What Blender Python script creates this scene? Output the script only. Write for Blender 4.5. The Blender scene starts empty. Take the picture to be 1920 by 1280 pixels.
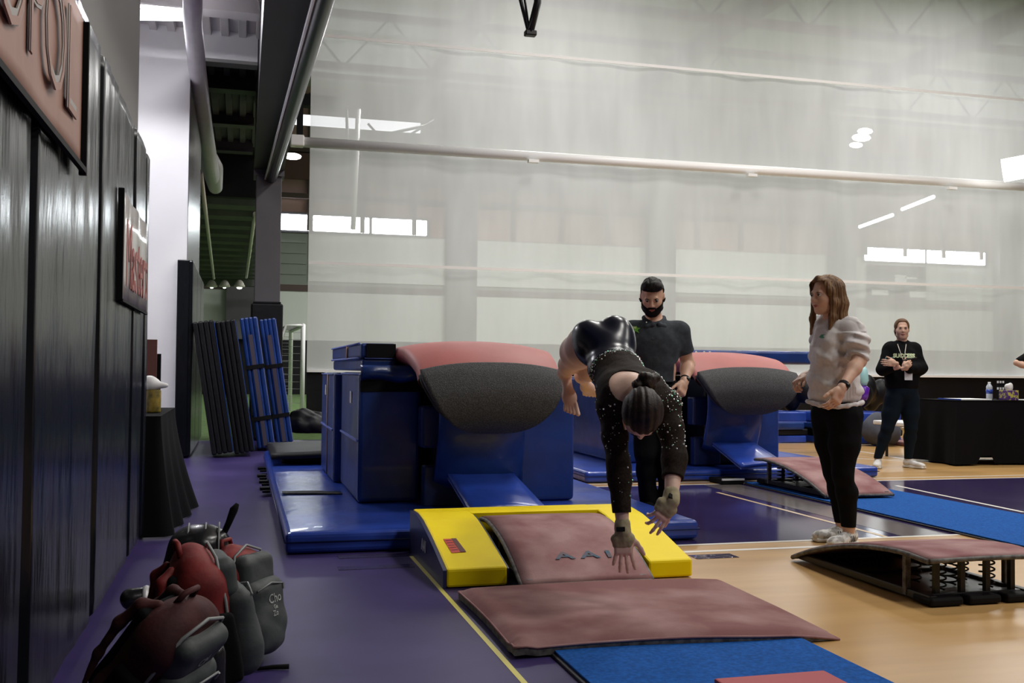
import bpy, bmesh, math, random
import numpy as np
from mathutils import Vector, Matrix, noise as mnoise

SC = bpy.context.scene
COL = SC.collection
random.seed(7)
PI = math.pi

# ------------------------------------------------------------------ camera
F = 1900.0
YAW = math.radians(14.9); PITCH = math.atan(53 / 1900); ROLL = math.radians(.54)
CAMZ = 1.05
fwd = Vector((math.sin(YAW) * math.cos(PITCH), math.cos(YAW) * math.cos(PITCH), math.sin(PITCH)))
r0 = Vector((math.cos(YAW), -math.sin(YAW), 0)); u0 = r0.cross(fwd)
rgt = r0 * math.cos(ROLL) + u0 * math.sin(ROLL)
upv = -r0 * math.sin(ROLL) + u0 * math.cos(ROLL)
CP = Vector((0, 0, CAMZ))
cam_data = bpy.data.cameras.new('camera')
cam_data.sensor_width = 36; cam_data.lens = 36 * F / 1920
cam_data.clip_start = .05; cam_data.clip_end = 300
cam = bpy.data.objects.new('camera', cam_data); COL.objects.link(cam)
cam.matrix_world = Matrix(((rgt.x, upv.x, -fwd.x, 0), (rgt.y, upv.y, -fwd.y, 0), (rgt.z, upv.z, -fwd.z, CAMZ), (0, 0, 0, 1)))
SC.camera = cam

def ray(px, py): return fwd + rgt * ((px - 960) / F) + upv * ((640 - py) / F)
def G(px, py, z=0.0):
    r = ray(px, py); return CP + r * ((z - CAMZ) / r.z)
def YP(px, py, y):
    r = ray(px, py); return CP + r * (y / r.y)
def XP(px, py, x):
    r = ray(px, py); return CP + r * (x / r.x)
def DP(px, py, d): return CP + ray(px, py) * d

# ------------------------------------------------------------------ colour management
vs = SC.view_settings
vs.view_transform = 'Standard'; vs.look = 'None'; vs.gamma = 1.0; vs.use_curve_mapping = False
vs.exposure = 0.0

# ------------------------------------------------------------------ world and lights
w = bpy.data.worlds.new('world'); SC.world = w; w.use_nodes = True
w.node_tree.nodes['Background'].inputs[0].default_value = (.78, .85, 1.0, 1)
w.node_tree.nodes['Background'].inputs[1].default_value = .075

def area(name, loc, size, power, color=(1, .97, .92), rot=(0, 0, 0), sy=None):
    l = bpy.data.lights.new(name, 'AREA'); l.energy = power; l.color = color
    l.shape = 'RECTANGLE'; l.size = size; l.size_y = sy or size
    o = bpy.data.objects.new(name, l); COL.objects.link(o); o.location = loc; o.rotation_euler = rot
    return o
# high-bay lamps on both sides of the divider curtain, with added fill lights among them
for i, (x, y) in enumerate([(5.5, -2.6), (11, -2.6), (5.5, 3.0), (11, 3.0), (5.5, 8.5), (11, 8.5), (5.5, 12.8), (11, 12.8)]):  # first pair sits unseen behind the camera, added to fill front faces
    area('hall_and_fill_light', (x, y, 8.6), 1.3, 230, (1, .97, .92))
for i, (x, y) in enumerate([(5, 20.5), (13, 20.5), (5, 28), (13, 28), (21, 24), (9, 35), (20, 35), (29, 31)]):  # last light is added to brighten the right end of the far wall
    area('hall_and_fill_light', (x, y, 8.6), 1.6, 470, (1, .98, .97))
# tube in the recess behind the padded wall
area('tube_light', (-.75, 10.6, 4.75), .9, 125, (.95, .95, 1), sy=.12)

# ------------------------------------------------------------------ mesh helpers
def link(name, me, m=None, parent=None):
    o = bpy.data.objects.new(name, me); COL.objects.link(o)
    if m is not None:
        for q in (m if isinstance(m, (list, tuple)) else [m]): me.materials.append(q)
    if parent is not None: o.parent = parent
    return o
def thing(name, label, cat, loc=(0, 0, 0), group=None, rz=0):
    o = bpy.data.objects.new(name, None); COL.objects.link(o); o.location = loc; o.rotation_euler = (0, 0, rz)
    o.empty_display_size = .1
    return tag(o, label, cat, group)
def tag(o, label, cat, group=None, kind=None):
    o['label'] = label; o['category'] = cat
    if group: o['group'] = group
    if kind: o['kind'] = kind
    return o
def struct(o, label=None):
    o['kind'] = 'structure'
    if label: o['label'] = label
    return o

class MB:
    """collects shapes into one mesh"""
    def __init__(s): s.bm = bmesh.new()
    def box(s, a, b, bev=0, seg=2, rot=None, mi=0):
        a = Vector(a); b = Vector(b); c = (a + b) / 2; d = b - a
        t = bmesh.new(); bmesh.ops.create_cube(t, size=1)
        bmesh.ops.scale(t, vec=d, verts=t.verts)
        if bev: bmesh.ops.bevel(t, geom=t.edges[:], offset=bev, segments=seg, affect='EDGES', profile=.5)
        if rot is not None: bmesh.ops.transform(t, matrix=rot.to_4x4(), verts=t.verts)
        bmesh.ops.translate(t, vec=c, verts=t.verts)
        return s._add(t, mi)
    def _add(s, t, mi=0):
        vm = {v: s.bm.verts.new(v.co) for v in t.verts}
        for f in t.faces:
            try:
                nf = s.bm.faces.new([vm[v] for v in f.verts]); nf.material_index = mi; nf.smooth = f.smooth
            except ValueError: pass
        t.free(); return s
    def prism(s, pts, axis, lo, hi, bev=0, seg=2, mi=0):
        """pts 2-D outline; axis 'x','y','z' = extrusion axis"""
        t = bmesh.new()
        def mk(p, h):
            return {'x': (h, p[0], p[1]), 'y': (p[0], h, p[1]), 'z': (p[0], p[1], h)}[axis]
        A = [t.verts.new(mk(p, lo)) for p in pts]; B = [t.verts.new(mk(p, hi)) for p in pts]
        n = len(pts)
        t.faces.new(A[::-1]); t.faces.new(B)
        for i in range(n): t.faces.new((A[i], A[(i + 1) % n], B[(i + 1) % n], B[i]))
        bmesh.ops.recalc_face_normals(t, faces=t.faces)
        if bev:
            es = [e for e in t.edges if len(e.link_faces) == 2 and e.calc_face_angle(0) > .5]
            bmesh.ops.bevel(t, geom=es, offset=bev, segments=seg, affect='EDGES', profile=.5)
        return s._add(t, mi)
    def tube(s, pts, r, n=10, mi=0, cap=True):
        pts = [Vector(p) for p in pts]; rs = r if isinstance(r, (list, tuple)) else [r] * len(pts)
        t = bmesh.new(); rings = []; up = None
        for i, p in enumerate(pts):
            d = (pts[min(i + 1, len(pts) - 1)] - pts[max(i - 1, 0)]).normalized()
            if up is None: up = Vector((0, 0, 1)) if abs(d.z) < .9 else Vector((1, 0, 0))
            a = d.cross(up).normalized(); b = a.cross(d).normalized(); up = b
            rings.append([t.verts.new(p + (a * math.cos(2 * PI * k / n) + b * math.sin(2 * PI * k / n)) * rs[i]) for k in range(n)])
        for i in range(len(rings) - 1):
            for k in range(n):
                f = t.faces.new((rings[i][k], rings[i][(k + 1) % n], rings[i + 1][(k + 1) % n], rings[i + 1][k])); f.smooth = True
        if cap:
            t.faces.new(rings[0][::-1]); t.faces.new(rings[-1])
        bmesh.ops.recalc_face_normals(t, faces=t.faces)
        return s._add(t, mi)
    def lathe(s, prof, c=(0, 0, 0), n=20, mi=0, M=None):
        t = bmesh.new(); rings = []
        for (r, z) in prof:
            rings.append([t.verts.new(Vector((max(r, 1e-4) * math.cos(2 * PI * k / n), max(r, 1e-4) * math.sin(2 * PI * k / n), z))) for k in range(n)])
        for i in range(len(rings) - 1):
            for k in range(n):
                f = t.faces.new((rings[i][k], rings[i][(k + 1) % n], rings[i + 1][(k + 1) % n], rings[i + 1][k])); f.smooth = True
        t.faces.new(rings[0][::-1]); t.faces.new(rings[-1])
        if M is not None: bmesh.ops.transform(t, matrix=M, verts=t.verts)
        bmesh.ops.translate(t, vec=Vector(c), verts=t.verts)
        return s._add(t, mi)
    def ball(s, c, r, mi=0, sub=2, sc=(1, 1, 1)):
        t = bmesh.new(); bmesh.ops.create_icosphere(t, subdivisions=sub, radius=1)
        bmesh.ops.scale(t, vec=Vector(sc) * r, verts=t.verts); bmesh.ops.translate(t, vec=Vector(c), verts=t.verts)
        for f in t.faces: f.smooth = True
        return s._add(t, mi)
    def sheet(s, fn, nu, nv, th=0, mi=0, smooth=True):
        """fn(u,v)->Vector on 0..1; optional thickness along -normal"""
        t = bmesh.new()
        g = [[t.verts.new(fn(i / nu, j / nv)) for j in range(nv + 1)] for i in range(nu + 1)]
        for i in range(nu):
            for j in range(nv):
                f = t.faces.new((g[i][j], g[i + 1][j], g[i + 1][j + 1], g[i][j + 1])); f.smooth = smooth
        bmesh.ops.recalc_face_normals(t, faces=t.faces)
        if th: bmesh.ops.solidify(t, geom=t.faces[:], thickness=th)
        return s._add(t, mi)
    def quad(s, pts, mi=0):
        s.bm.faces.new([s.bm.verts.new(Vector(p)) for p in pts]).material_index = mi; return s
    def build(s, name, m, parent=None, smooth=False):
        me = bpy.data.meshes.new(name)
        if smooth:
            for f in s.bm.faces: f.smooth = True
        s.bm.to_mesh(me); s.bm.free()
        return link(name, me, m, parent)

def text(name, body, size, m, parent, M, ext=.001, bold=0, space=1.0, align='CENTER', sx=1.0):
    cu = bpy.data.curves.new(name, 'FONT'); cu.body = body; cu.size = size; cu.extrude = ext; cu.offset = bold
    cu.space_character = space; cu.align_x = align; cu.align_y = 'CENTER'; cu.resolution_u = 3
    o = bpy.data.objects.new(name, cu); COL.objects.link(o)
    dg = bpy.context.evaluated_depsgraph_get(); me = bpy.data.meshes.new_from_object(o.evaluated_get(dg))
    bpy.data.objects.remove(o); bpy.data.curves.remove(cu)
    me.name = name; me.transform(M @ Matrix.Diagonal((sx, 1, 1, 1)))
    me.materials.clear()
    return link(name, me, m, parent)
def frame_matrix(loc, x, y):
    x = Vector(x).normalized(); y = Vector(y).normalized(); z = x.cross(y).normalized(); y = z.cross(x)
    return Matrix(((x.x, y.x, z.x, loc[0]), (x.y, y.y, z.y, loc[1]), (x.z, y.z, z.z, loc[2]), (0, 0, 0, 1)))

# ------------------------------------------------------------------ materials
def mat(name, col, rough=.6, metal=0, var=.0, vscale=6, bump=0, bscale=40, spec=.5, coat=0, stretch=None, bdist=.01, col2=None, sheen=0, bdetail=4, vlo=.35, vhi=.65):
    m = bpy.data.materials.new(name); m.use_nodes = True; nt = m.node_tree; N = nt.nodes; L = nt.links
    b = N['Principled BSDF']
    b.inputs['Roughness'].default_value = rough; b.inputs['Metallic'].default_value = metal
    b.inputs['Specular IOR Level'].default_value = spec; b.inputs['Coat Weight'].default_value = coat
    if sheen: b.inputs['Sheen Weight'].default_value = sheen
    b.inputs['Base Color'].default_value = (*col, 1)
    if var or bump or col2:
        tc = N.new('ShaderNodeTexCoord'); mp = N.new('ShaderNodeMapping'); L.new(tc.outputs['Object'], mp.inputs[0])
        if stretch: mp.inputs['Scale'].default_value = stretch
    if var or col2:
        if not (var or bump): pass
        nz = N.new('ShaderNodeTexNoise'); nz.inputs['Scale'].default_value = vscale; nz.inputs['Detail'].default_value = 5
        L.new(mp.outputs[0], nz.inputs['Vector'])
        cr = N.new('ShaderNodeValToRGB'); L.new(nz.outputs['Fac'], cr.inputs[0])
        c2 = col2 or tuple(min(1, c * (1 + var)) for c in col); c1 = col if col2 else tuple(c * (1 - var) for c in col)
        cr.color_ramp.elements[0].position = vlo; cr.color_ramp.elements[1].position = vhi
        cr.color_ramp.elements[0].color = (*c1, 1); cr.color_ramp.elements[1].color = (*c2, 1)
        L.new(cr.outputs[0], b.inputs['Base Color'])
    if bump:
        nb = N.new('ShaderNodeTexNoise'); nb.inputs['Scale'].default_value = bscale; nb.inputs['Detail'].default_value = bdetail
        L.new(mp.outputs[0], nb.inputs['Vector'])
        bp = N.new('ShaderNodeBump'); bp.inputs['Strength'].default_value = bump; bp.inputs['Distance'].default_value = bdist
        L.new(nb.outputs['Fac'], bp.inputs['Height']); L.new(bp.outputs[0], b.inputs['Normal'])
    return m
def emit(name, col, s):
    m = bpy.data.materials.new(name); m.use_nodes = True; nt = m.node_tree
    b = nt.nodes['Principled BSDF']; b.inputs['Base Color'].default_value = (0, 0, 0, 1)
    b.inputs['Emission Color'].default_value = (*col, 1); b.inputs['Emission Strength'].default_value = s
    return m
M = {}
M['blue_vinyl'] = mat('blue_vinyl', (.009, .040, .20), .36, var=.25, vscale=3, bump=.35, bscale=5, bdist=.02, coat=.15)
M['blue_vinyl_bright'] = mat('blue_vinyl_bright', (.022, .062, .38), .28, var=.2, vscale=3, bump=.4, bscale=4, bdist=.025, coat=.2)
M['navy_vinyl'] = mat('navy_vinyl', (.008, .02, .10), .4, var=.2, vscale=3, bump=.3, bscale=5, bdist=.02)
M['black_vinyl'] = mat('black_vinyl', (.003, .003, .005), .5, spec=.3, bump=.3, bscale=6, bdist=.02)
M['seam'] = mat('seam_cord', (.12, .17, .5), .5)
M['seam_tan'] = mat('seam_cord_tan', (.62, .40, .28), .6)
M['black'] = mat('black_plain', (.004, .004, .005), .7, spec=.2)
M['black_metal'] = mat('black_metal', (.012, .012, .013), .35, .3)
M['steel'] = mat('steel', (.85, .85, .86), .3, .15, bump=.1, bscale=30)
M['white_paint'] = mat('white_paint', (.80, .79, .80), .6, var=.03, vscale=1.2)
M['white_plain'] = mat('white_plain', (.85, .85, .85), .5)
M['maroon'] = mat('maroon_carpet', (.235, .105, .108), .9, col2=(.38, .235, .23), var=.1, vscale=4, bump=.4, bscale=250, bdist=.003, spec=.2)
M['salmon'] = mat('salmon_vinyl', (.40, .11, .10), .55, var=.08, vscale=3, bump=.15, bscale=120, bdist=.003)
M['blue_carpet'] = mat('blue_carpet', (.010, .085, .33), .95, var=.22, vscale=60, bump=.5, bscale=400, bdist=.003, spec=.15)
M['yellow'] = mat('yellow_vinyl', (1.0, .76, .0), .5, spec=.2, var=.04, vscale=4, bump=.15, bscale=9, bdist=.01)
M['skin'] = mat('skin', (.64, .39, .28), .5, var=.08, vscale=14, bump=.08, bscale=150, bdist=.002)
M['skin_rose'] = mat('skin_rose', (.76, .52, .42), .5, var=.1, vscale=14)
M['lips'] = mat('lips', (.42, .12, .10), .45)
M['eye_white'] = mat('eye_white', (.55, .50, .47), .25)
M['iris'] = mat('iris', (.03, .02, .015), .2)
# ------------------------------------------------------------------ implicit-surface modeller (smooth unions of tapered limbs and ellipsoids)
V3 = lambda p: np.array([p[0], p[1], p[2]], dtype=np.float32)
class Field:
    """k = blend radius; op 'u' union, 's' subtract"""
    def __init__(s): s.p = []
    def cap(s, a, b, ra, rb=None, k=.02, op='u', fl=None):
        s.p.append(('c', V3(a), V3(b), ra, ra if rb is None else rb, k, op, fl)); return s
    def chain(s, pts, rs, k=.02, fl=None):
        for i in range(len(pts) - 1): s.cap(pts[i], pts[i + 1], rs[i], rs[i + 1], k, 'u', fl)
        return s
    def ell(s, c, r, R=None, k=.02, op='u'):
        """R: 3x3 whose ROWS are the local axes"""
        s.p.append(('e', V3(c), np.array(r, dtype=np.float32), np.eye(3, dtype=np.float32) if R is None else np.array([list(q) for q in R], dtype=np.float32), 0, k, op, None)); return s
    def box(s, c, r, R=None, rd=.02, k=.02, op='u'):
        s.p.append(('b', V3(c), np.array(r, dtype=np.float32), np.eye(3, dtype=np.float32) if R is None else np.array([list(q) for q in R], dtype=np.float32), rd, k, op, None)); return s
    def copy(s):
        f = Field(); f.p = list(s.p); return f
    def bounds(s):
        lo = np.full(3, 1e9); hi = np.full(3, -1e9)
        for q in s.p:
            if q[6] == 's': continue
            if q[0] == 'c':
                lo = np.minimum(lo, np.minimum(q[1] - q[3], q[2] - q[4])); hi = np.maximum(hi, np.maximum(q[1] + q[3], q[2] + q[4]))
            else:
                e = np.abs(q[3]).T @ q[2]; lo = np.minimum(lo, q[1] - e); hi = np.maximum(hi, q[1] + e)
        return lo, hi

def polygonise(fields, h, off=0.0, clip=None, disp=None, pad=.03):
    """fields: Field or list; returns (verts, quads)"""
    if isinstance(fields, Field): fields = [fields]
    los, his = zip(*[f.bounds() for f in fields])
    lo = np.min(los, 0) - pad - abs(off); hi = np.max(his, 0) + pad + abs(off)
    n = np.ceil((hi - lo) / h).astype(int) + 1
    Fd = np.full(n, 1.0, dtype=np.float32)
    ax = [(lo[i] + h * np.arange(n[i])).astype(np.float32) for i in range(3)]
    for fi, f in enumerate(fields):
        for q in f.p:
            kind, a, b, c_, d_, k, op, fl = q
            mg = .035 + k + abs(off)
            if kind == 'c': l = np.minimum(a - c_, b - d_) - mg; u = np.maximum(a + c_, b + d_) + mg
            else:
                e = np.abs(c_).T @ b; l = a - e - mg; u = a + e + mg
            i0 = np.clip(np.floor((l - lo) / h).astype(int), 0, n - 1); i1 = np.clip(np.ceil((u - lo) / h).astype(int) + 1, 1, n)
            if (i1 <= i0).any(): continue
            sl = tuple(slice(i0[i], i1[i]) for i in range(3))
            X, Y, Z = ax[0][sl[0]][:, None, None], ax[1][sl[1]][None, :, None], ax[2][sl[2]][None, None, :]
            if kind == 'c':
                ba = b - a; L2 = float(ba @ ba) + 1e-12
                px, py, pz = X - a[0], Y - a[1], Z - a[2]
                t = np.clip((px * ba[0] + py * ba[1] + pz * ba[2]) / L2, 0, 1)
                dx, dy, dz = px - t * ba[0], py - t * ba[1], pz - t * ba[2]
                if fl is not None:      # flatten along a direction: (dir, factor)
                    g = dx * fl[0][0] + dy * fl[0][1] + dz * fl[0][2]
                    g2 = g * (fl[1] - 1)
                    dx, dy, dz = dx + g2 * fl[0][0], dy + g2 * fl[0][1], dz + g2 * fl[0][2]
                D = np.sqrt(dx * dx + dy * dy + dz * dz) - (c_ + t * (d_ - c_))
            else:
                px, py, pz = X - a[0], Y - a[1], Z - a[2]
                R = c_
                u_ = px * R[0, 0] + py * R[0, 1] + pz * R[0, 2]; v_ = px * R[1, 0] + py * R[1, 1] + pz * R[1, 2]; w_ = px * R[2, 0] + py * R[2, 1] + pz * R[2, 2]
                if kind == 'e':
                    k0 = np.sqrt((u_ / b[0]) ** 2 + (v_ / b[1]) ** 2 + (w_ / b[2]) ** 2)
                    k1 = np.sqrt((u_ / b[0] ** 2) ** 2 + (v_ / b[1] ** 2) ** 2 + (w_ / b[2] ** 2) ** 2) + 1e-9
                    D = k0 * (k0 - 1) / k1
                    D = np.where(k0 < .05, -float(b.min()), D)
                else:
                    qx, qy, qz = np.abs(u_) - (b[0] - d_), np.abs(v_) - (b[1] - d_), np.abs(w_) - (b[2] - d_)
                    D = np.sqrt(np.maximum(qx, 0) ** 2 + np.maximum(qy, 0) ** 2 + np.maximum(qz, 0) ** 2) + np.minimum(np.maximum(qx, np.maximum(qy, qz)), 0) - d_
            cur = Fd[sl]
            if op == 'u':
                hh = np.maximum(k - np.abs(cur - D), 0) / max(k, 1e-6)
                Fd[sl] = np.minimum(cur, D) - hh * hh * k * .25
            else:
                hh = np.maximum(k - np.abs(cur + D), 0) / max(k, 1e-6)
                Fd[sl] = np.maximum(cur, -D) + hh * hh * k * .25
    if off: Fd -= off
    if disp is not None or clip is not None:
        XX, YY, ZZ = ax[0][:, None, None], ax[1][None, :, None], ax[2][None, None, :]
        if disp is not None:
            near = np.argwhere(np.abs(Fd) < .03)
            P = lo + near * h
            Fd[near[:, 0], near[:, 1], near[:, 2]] -= disp(P[:, 0], P[:, 1], P[:, 2]).astype(np.float32)
        if clip is not None: Fd = np.maximum(Fd, clip(XX, YY, ZZ).astype(np.float32))
    # surface nets
    neg = Fd < 0
    c000 = neg[:-1, :-1, :-1]; cnt = np.zeros(c000.shape, np.int8)
    for i in (0, 1):
        for j in (0, 1):
            for k in (0, 1):
                cnt += neg[i:neg.shape[0] - 1 + i, j:neg.shape[1] - 1 + j, k:neg.shape[2] - 1 + k]
    cells = np.argwhere((cnt > 0) & (cnt < 8))
    idx = np.full(cnt.shape, -1, np.int32); idx[cells[:, 0], cells[:, 1], cells[:, 2]] = np.arange(len(cells))
    acc = np.zeros((len(cells), 3)); num = np.zeros(len(cells))
    cr = [(i, j, k) for i in (0, 1) for j in (0, 1) for k in (0, 1)]
    val = {c: Fd[cells[:, 0] + c[0], cells[:, 1] + c[1], cells[:, 2] + c[2]] for c in cr}
    for a in cr:
        for d in range(3):
            if a[d] == 1: continue
            b = list(a); b[d] = 1; b = tuple(b)
            va, vb = val[a], val[b]; m = (va < 0) != (vb < 0)
            t = np.where(m, va / np.where(m, va - vb, 1), 0)
            p = np.tile(np.array(a, float), (len(cells), 1)); p[:, d] = t
            acc += p * m[:, None]; num += m
    verts = lo + (cells + acc / num[:, None]) * h
    quads = []
    for d in range(3):
        e1, e2 = [(1, 2), (2, 0), (0, 1)][d]
        s0 = [slice(1, -1)] * 3; s0[d] = slice(0, -1); s1 = [slice(1, -1)] * 3; s1[d] = slice(1, None)
        A = neg[tuple(s0)]; B = neg[tuple(s1)]
        for fl_, mask in ((0, A & ~B), (1, ~A & B)):
            q = np.argwhere(mask); o = np.ones(3, int); o[d] = 0; q = q + o
            u = np.zeros(3, int); u[e1] = 1; v = np.zeros(3, int); v[e2] = 1
            def g(p): return idx[p[:, 0], p[:, 1], p[:, 2]]
            Q = np.stack([g(q - u - v), g(q - v), g(q), g(q - u)], 1)
            quads.append(Q if fl_ == 0 else Q[:, ::-1])
    quads = np.concatenate(quads); quads = quads[(quads >= 0).all(1)]
    return verts, quads

def sdf_mesh(name, fields, m, parent=None, h=.004, off=0.0, clip=None, disp=None, smooth_it=1, keep=None):
    v, q = polygonise(fields, h, off, clip, disp)
    if keep is not None:   # drop quads whose centre fails the test
        c = v[q].mean(1); q = q[keep(c)]
        used = np.unique(q); mp = np.full(len(v), -1); mp[used] = np.arange(len(used)); v = v[used]; q = mp[q]
    for _ in range(smooth_it):   # light Laplacian relaxation
        acc = np.zeros_like(v); n = np.zeros(len(v))
        for a, b in ((0, 1), (1, 2), (2, 3), (3, 0)):
            for s_, t_ in ((a, b), (b, a)):
                np.add.at(acc, q[:, s_], v[q[:, t_]]); np.add.at(n, q[:, s_], 1)
        v = v * .5 + acc / np.maximum(n, 1)[:, None] * .5
    me = bpy.data.meshes.new(name)
    me.vertices.add(len(v)); me.vertices.foreach_set('co', v.astype(np.float32).ravel())
    me.loops.add(len(q) * 4); me.loops.foreach_set('vertex_index', q.astype(np.int32).ravel())
    me.polygons.add(len(q)); me.polygons.foreach_set('loop_start', np.arange(0, len(q) * 4, 4, dtype=np.int32))
    me.polygons.foreach_set('loop_total', np.full(len(q), 4, dtype=np.int32))
    me.polygons.foreach_set('use_smooth', np.ones(len(q), dtype=bool))
    me.update(calc_edges=True)
    if parent is not None and parent.type == 'EMPTY':
        T = (Matrix.Translation(parent.location) @ parent.rotation_euler.to_matrix().to_4x4()).inverted()
        me.transform(T)
    return link(name, me, m, parent)
def unit(v):
    v = np.array(v, float); return v / np.linalg.norm(v)
# ------------------------------------------------------------------ more materials for the hall
def floor_mat(name, col, c2, rough, sc=3, st=(1, .12, 1), coat=0):
    m = mat(name, col, rough, col2=c2, vscale=sc, stretch=st, bump=.03, bscale=14, bdist=.004, coat=coat)
    return m
M['fl_purple'] = mat('floor_purple', (.034, .023, .095), .40, col2=(.056, .039, .145), vscale=1.5, bump=.05, bscale=40, bdist=.002, spec=.22)
M['fl_purple_gloss'] = mat('floor_purple_court', (.032, .020, .080), .13, col2=(.042, .028, .095), vscale=1.5, bump=.02, bscale=12, bdist=.003, spec=.5)
M['fl_wood'] = mat('floor_maple_vinyl', (.43, .245, .085), .30, col2=(.52, .315, .12), vscale=5, stretch=(.12, 1, 1), bump=.02, bscale=12, bdist=.003)
M['fl_white'] = mat('floor_line_white', (.78, .75, .70), .3)
M['fl_yellow'] = mat('floor_line_yellow', (.62, .55, .12), .4)
M['fl_tan'] = mat('floor_line_tan', (.60, .45, .28), .3)
M['fl_reflection'] = mat('floor_reflection_strip', (.13, .11, .11), .2)
M['turf'] = mat('turf_green', (.075, .15, .04), .95, col2=(.13, .22, .065), vscale=9, bump=.6, bscale=200, bdist=.02)
M['pad_black'] = mat('wall_pad_vinyl', (.004, .005, .007), .24, var=.15, vscale=2.5, bump=.5, bscale=3.2, stretch=(1, 2.2, .5), bdist=.02, spec=.25)
M['grey_wall'] = mat('grey_painted_block', (.17, .165, .16), .6, var=.04, vscale=2)
M['grey_gloss'] = mat('grey_gloss_wall', (.16, .165, .18), .25, var=.06, vscale=2)
M['dark_steel'] = mat('dark_grey_steel', (.030, .027, .030), .5, var=.1, vscale=2)
M['col_steel'] = mat('column_grey_steel', (.10, .095, .105), .55, var=.06, vscale=3)
M['deck_white'] = mat('deck_white', (.55, .53, .52), .6)
M['deck_dark'] = mat('deck_dark', (.060, .060, .062), .7, var=.15, vscale=3)
M['deck_green'] = mat('deck_olive', (.075, .080, .070), .7, var=.15, vscale=3)
M['duct'] = mat('duct_wrap', (.46, .44, .47), .5, var=.05, vscale=5, bump=.15, bscale=12)
M['far_white'] = mat('far_wall_white', (.66, .68, .65), .7, var=.03, vscale=.5)
M['far_rib'] = mat('far_wall_ribbed', (.22, .24, .21), .6, var=.05, vscale=1)
M['far_pink'] = mat('far_wall_insulation', (.40, .25, .23), .8, col2=(.50, .33, .30), vscale=.6)
M['girt'] = mat('brown_girt', (.085, .055, .050), .7)
M['red_rafter'] = mat('red_oxide_rafter', (.12, .055, .05), .7)
M['window_lit'] = emit('daylit_glazing', (.90, .97, 1), 24.0)
M['tube_lit'] = emit('tube_diffuser', (.97, .98, 1), 9.0)
M['lamp_lit'] = emit('lamp_lens', (1, .98, .92), 7.0)

# ------------------------------------------------------------------ floor with its painted court lines
b = MB()
def rect(x0, y0, x1, y1, z, mi): b.quad([(x0, y0, z), (x1, y0, z), (x1, y1, z), (x0, y1, z)], mi)
slots = [M['fl_purple'], M['fl_wood'], M['fl_purple_gloss'], M['fl_white'], M['fl_yellow'], M['fl_tan'], M['fl_reflection'], M['turf']]
XB = 1.45
rect(-3.5, -4, XB, 15.1, 0, 0)
rect(XB, -4, 18, 5.68, 0, 1)
rect(XB, 5.68, 18, 8.68, 0, 2)
rect(XB, 8.68, 18, 15.1, 0, 1)
rect(3.2, 15.1, 18, 17.2, 0, 1)
rect(-12, 15.1, 3.2, 17.2, 0, 7)
rect(-12, 17.2, 34, 42, 0, 7)
z1 = .0012
rect(.922, -4, .944, 5.7, z1, 4)
rect(XB, 5.66, 4.62, 5.70, z1, 3)
rect(XB, 5.44, 3.95, 5.49, z1, 3)
rect(XB, 8.66, 18, 8.70, z1, 3)
rect(XB, 8.86, 18, 8.90, z1, 3)
rect(4.00, 5.70, 4.035, 8.1, z1, 5)
rect(4.14, 5.70, 4.50, 8.66, z1 * .8, 6)  # lighter strip: floor reflection beside the far runway, put in as colour
def strip(pts, wd, mi):
    pts = [Vector((p[0], p[1], 0)) for p in pts]
    for p, q in zip(pts, pts[1:]):
        n = Vector((-(q - p).y, (q - p).x, 0)).normalized() * wd / 2
        b.quad([p + n + Vector((0, 0, z1)), p - n + Vector((0, 0, z1)), q - n + Vector((0, 0, z1)), q + n + Vector((0, 0, z1))], mi)
strip([G(1680, 910), G(1760, 927), G(1920, 960)], .04, 3)
strip([G(1560, 838), G(1650, 852), G(1720, 865), G(1775, 868)], .05, 3)
strip([G(1440, 857), G(1600, 859), G(1770, 868)], .05, 3)
strip([G(1460, 831), G(1650, 834)], .05, 3)
struct(b.build('floor', slots))

# ------------------------------------------------------------------ left wall, recess, corridor
b = MB(); b.box((-.95, -4, 0), (-.625, 6.40, 5.2)); struct(b.build('wall_left', M['grey_wall']))
b = MB(); b.box((-2.7, 6.40, 0), (-2.4, 12.3, 5.2)); b.box((-2.7, 6.2, 0), (-.95, 6.40, 5.2)); struct(b.build('wall_recess', M['white_paint']))
b = MB(); b.box((-2.7, 12.3, 0), (-.64, 12.36, 5.05)); b.box((-.64, 12.3, 4.66), (.12, 12.46, 5.05))
b.box((-.64, 12.28, 4.62), (.12, 12.48, 4.66), mi=1)
struct(b.build('wall_back', [M['white_paint'], M['grey_wall']]))
b = MB(); b.box((-2.7, 12.36, 0), (-.635, 15.6, 5.05)); struct(b.build('wall_corridor', M['grey_gloss']))
for i, (y0, y1, s) in enumerate([(12.22, 13.35, 'nearest the white wall'), (13.37, 14.48, 'in the middle of the corridor wall'), (14.5, 15.55, 'farthest down the corridor')]):
    bb = MB(); bb.box((-.735 if i == 0 else -.632, y0, .02), (-.56, y1, 2.28), bev=.02)
    if i == 0: bb.box((-.735, 12.2, .02), (-.60, 12.27, 2.28), bev=.01)
    tag(bb.build('wall_pad', M['pad_black']), 'dark wall pad on the corridor wall, ' + s, 'wall pad', 'wall pads in the corridor')

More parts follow.
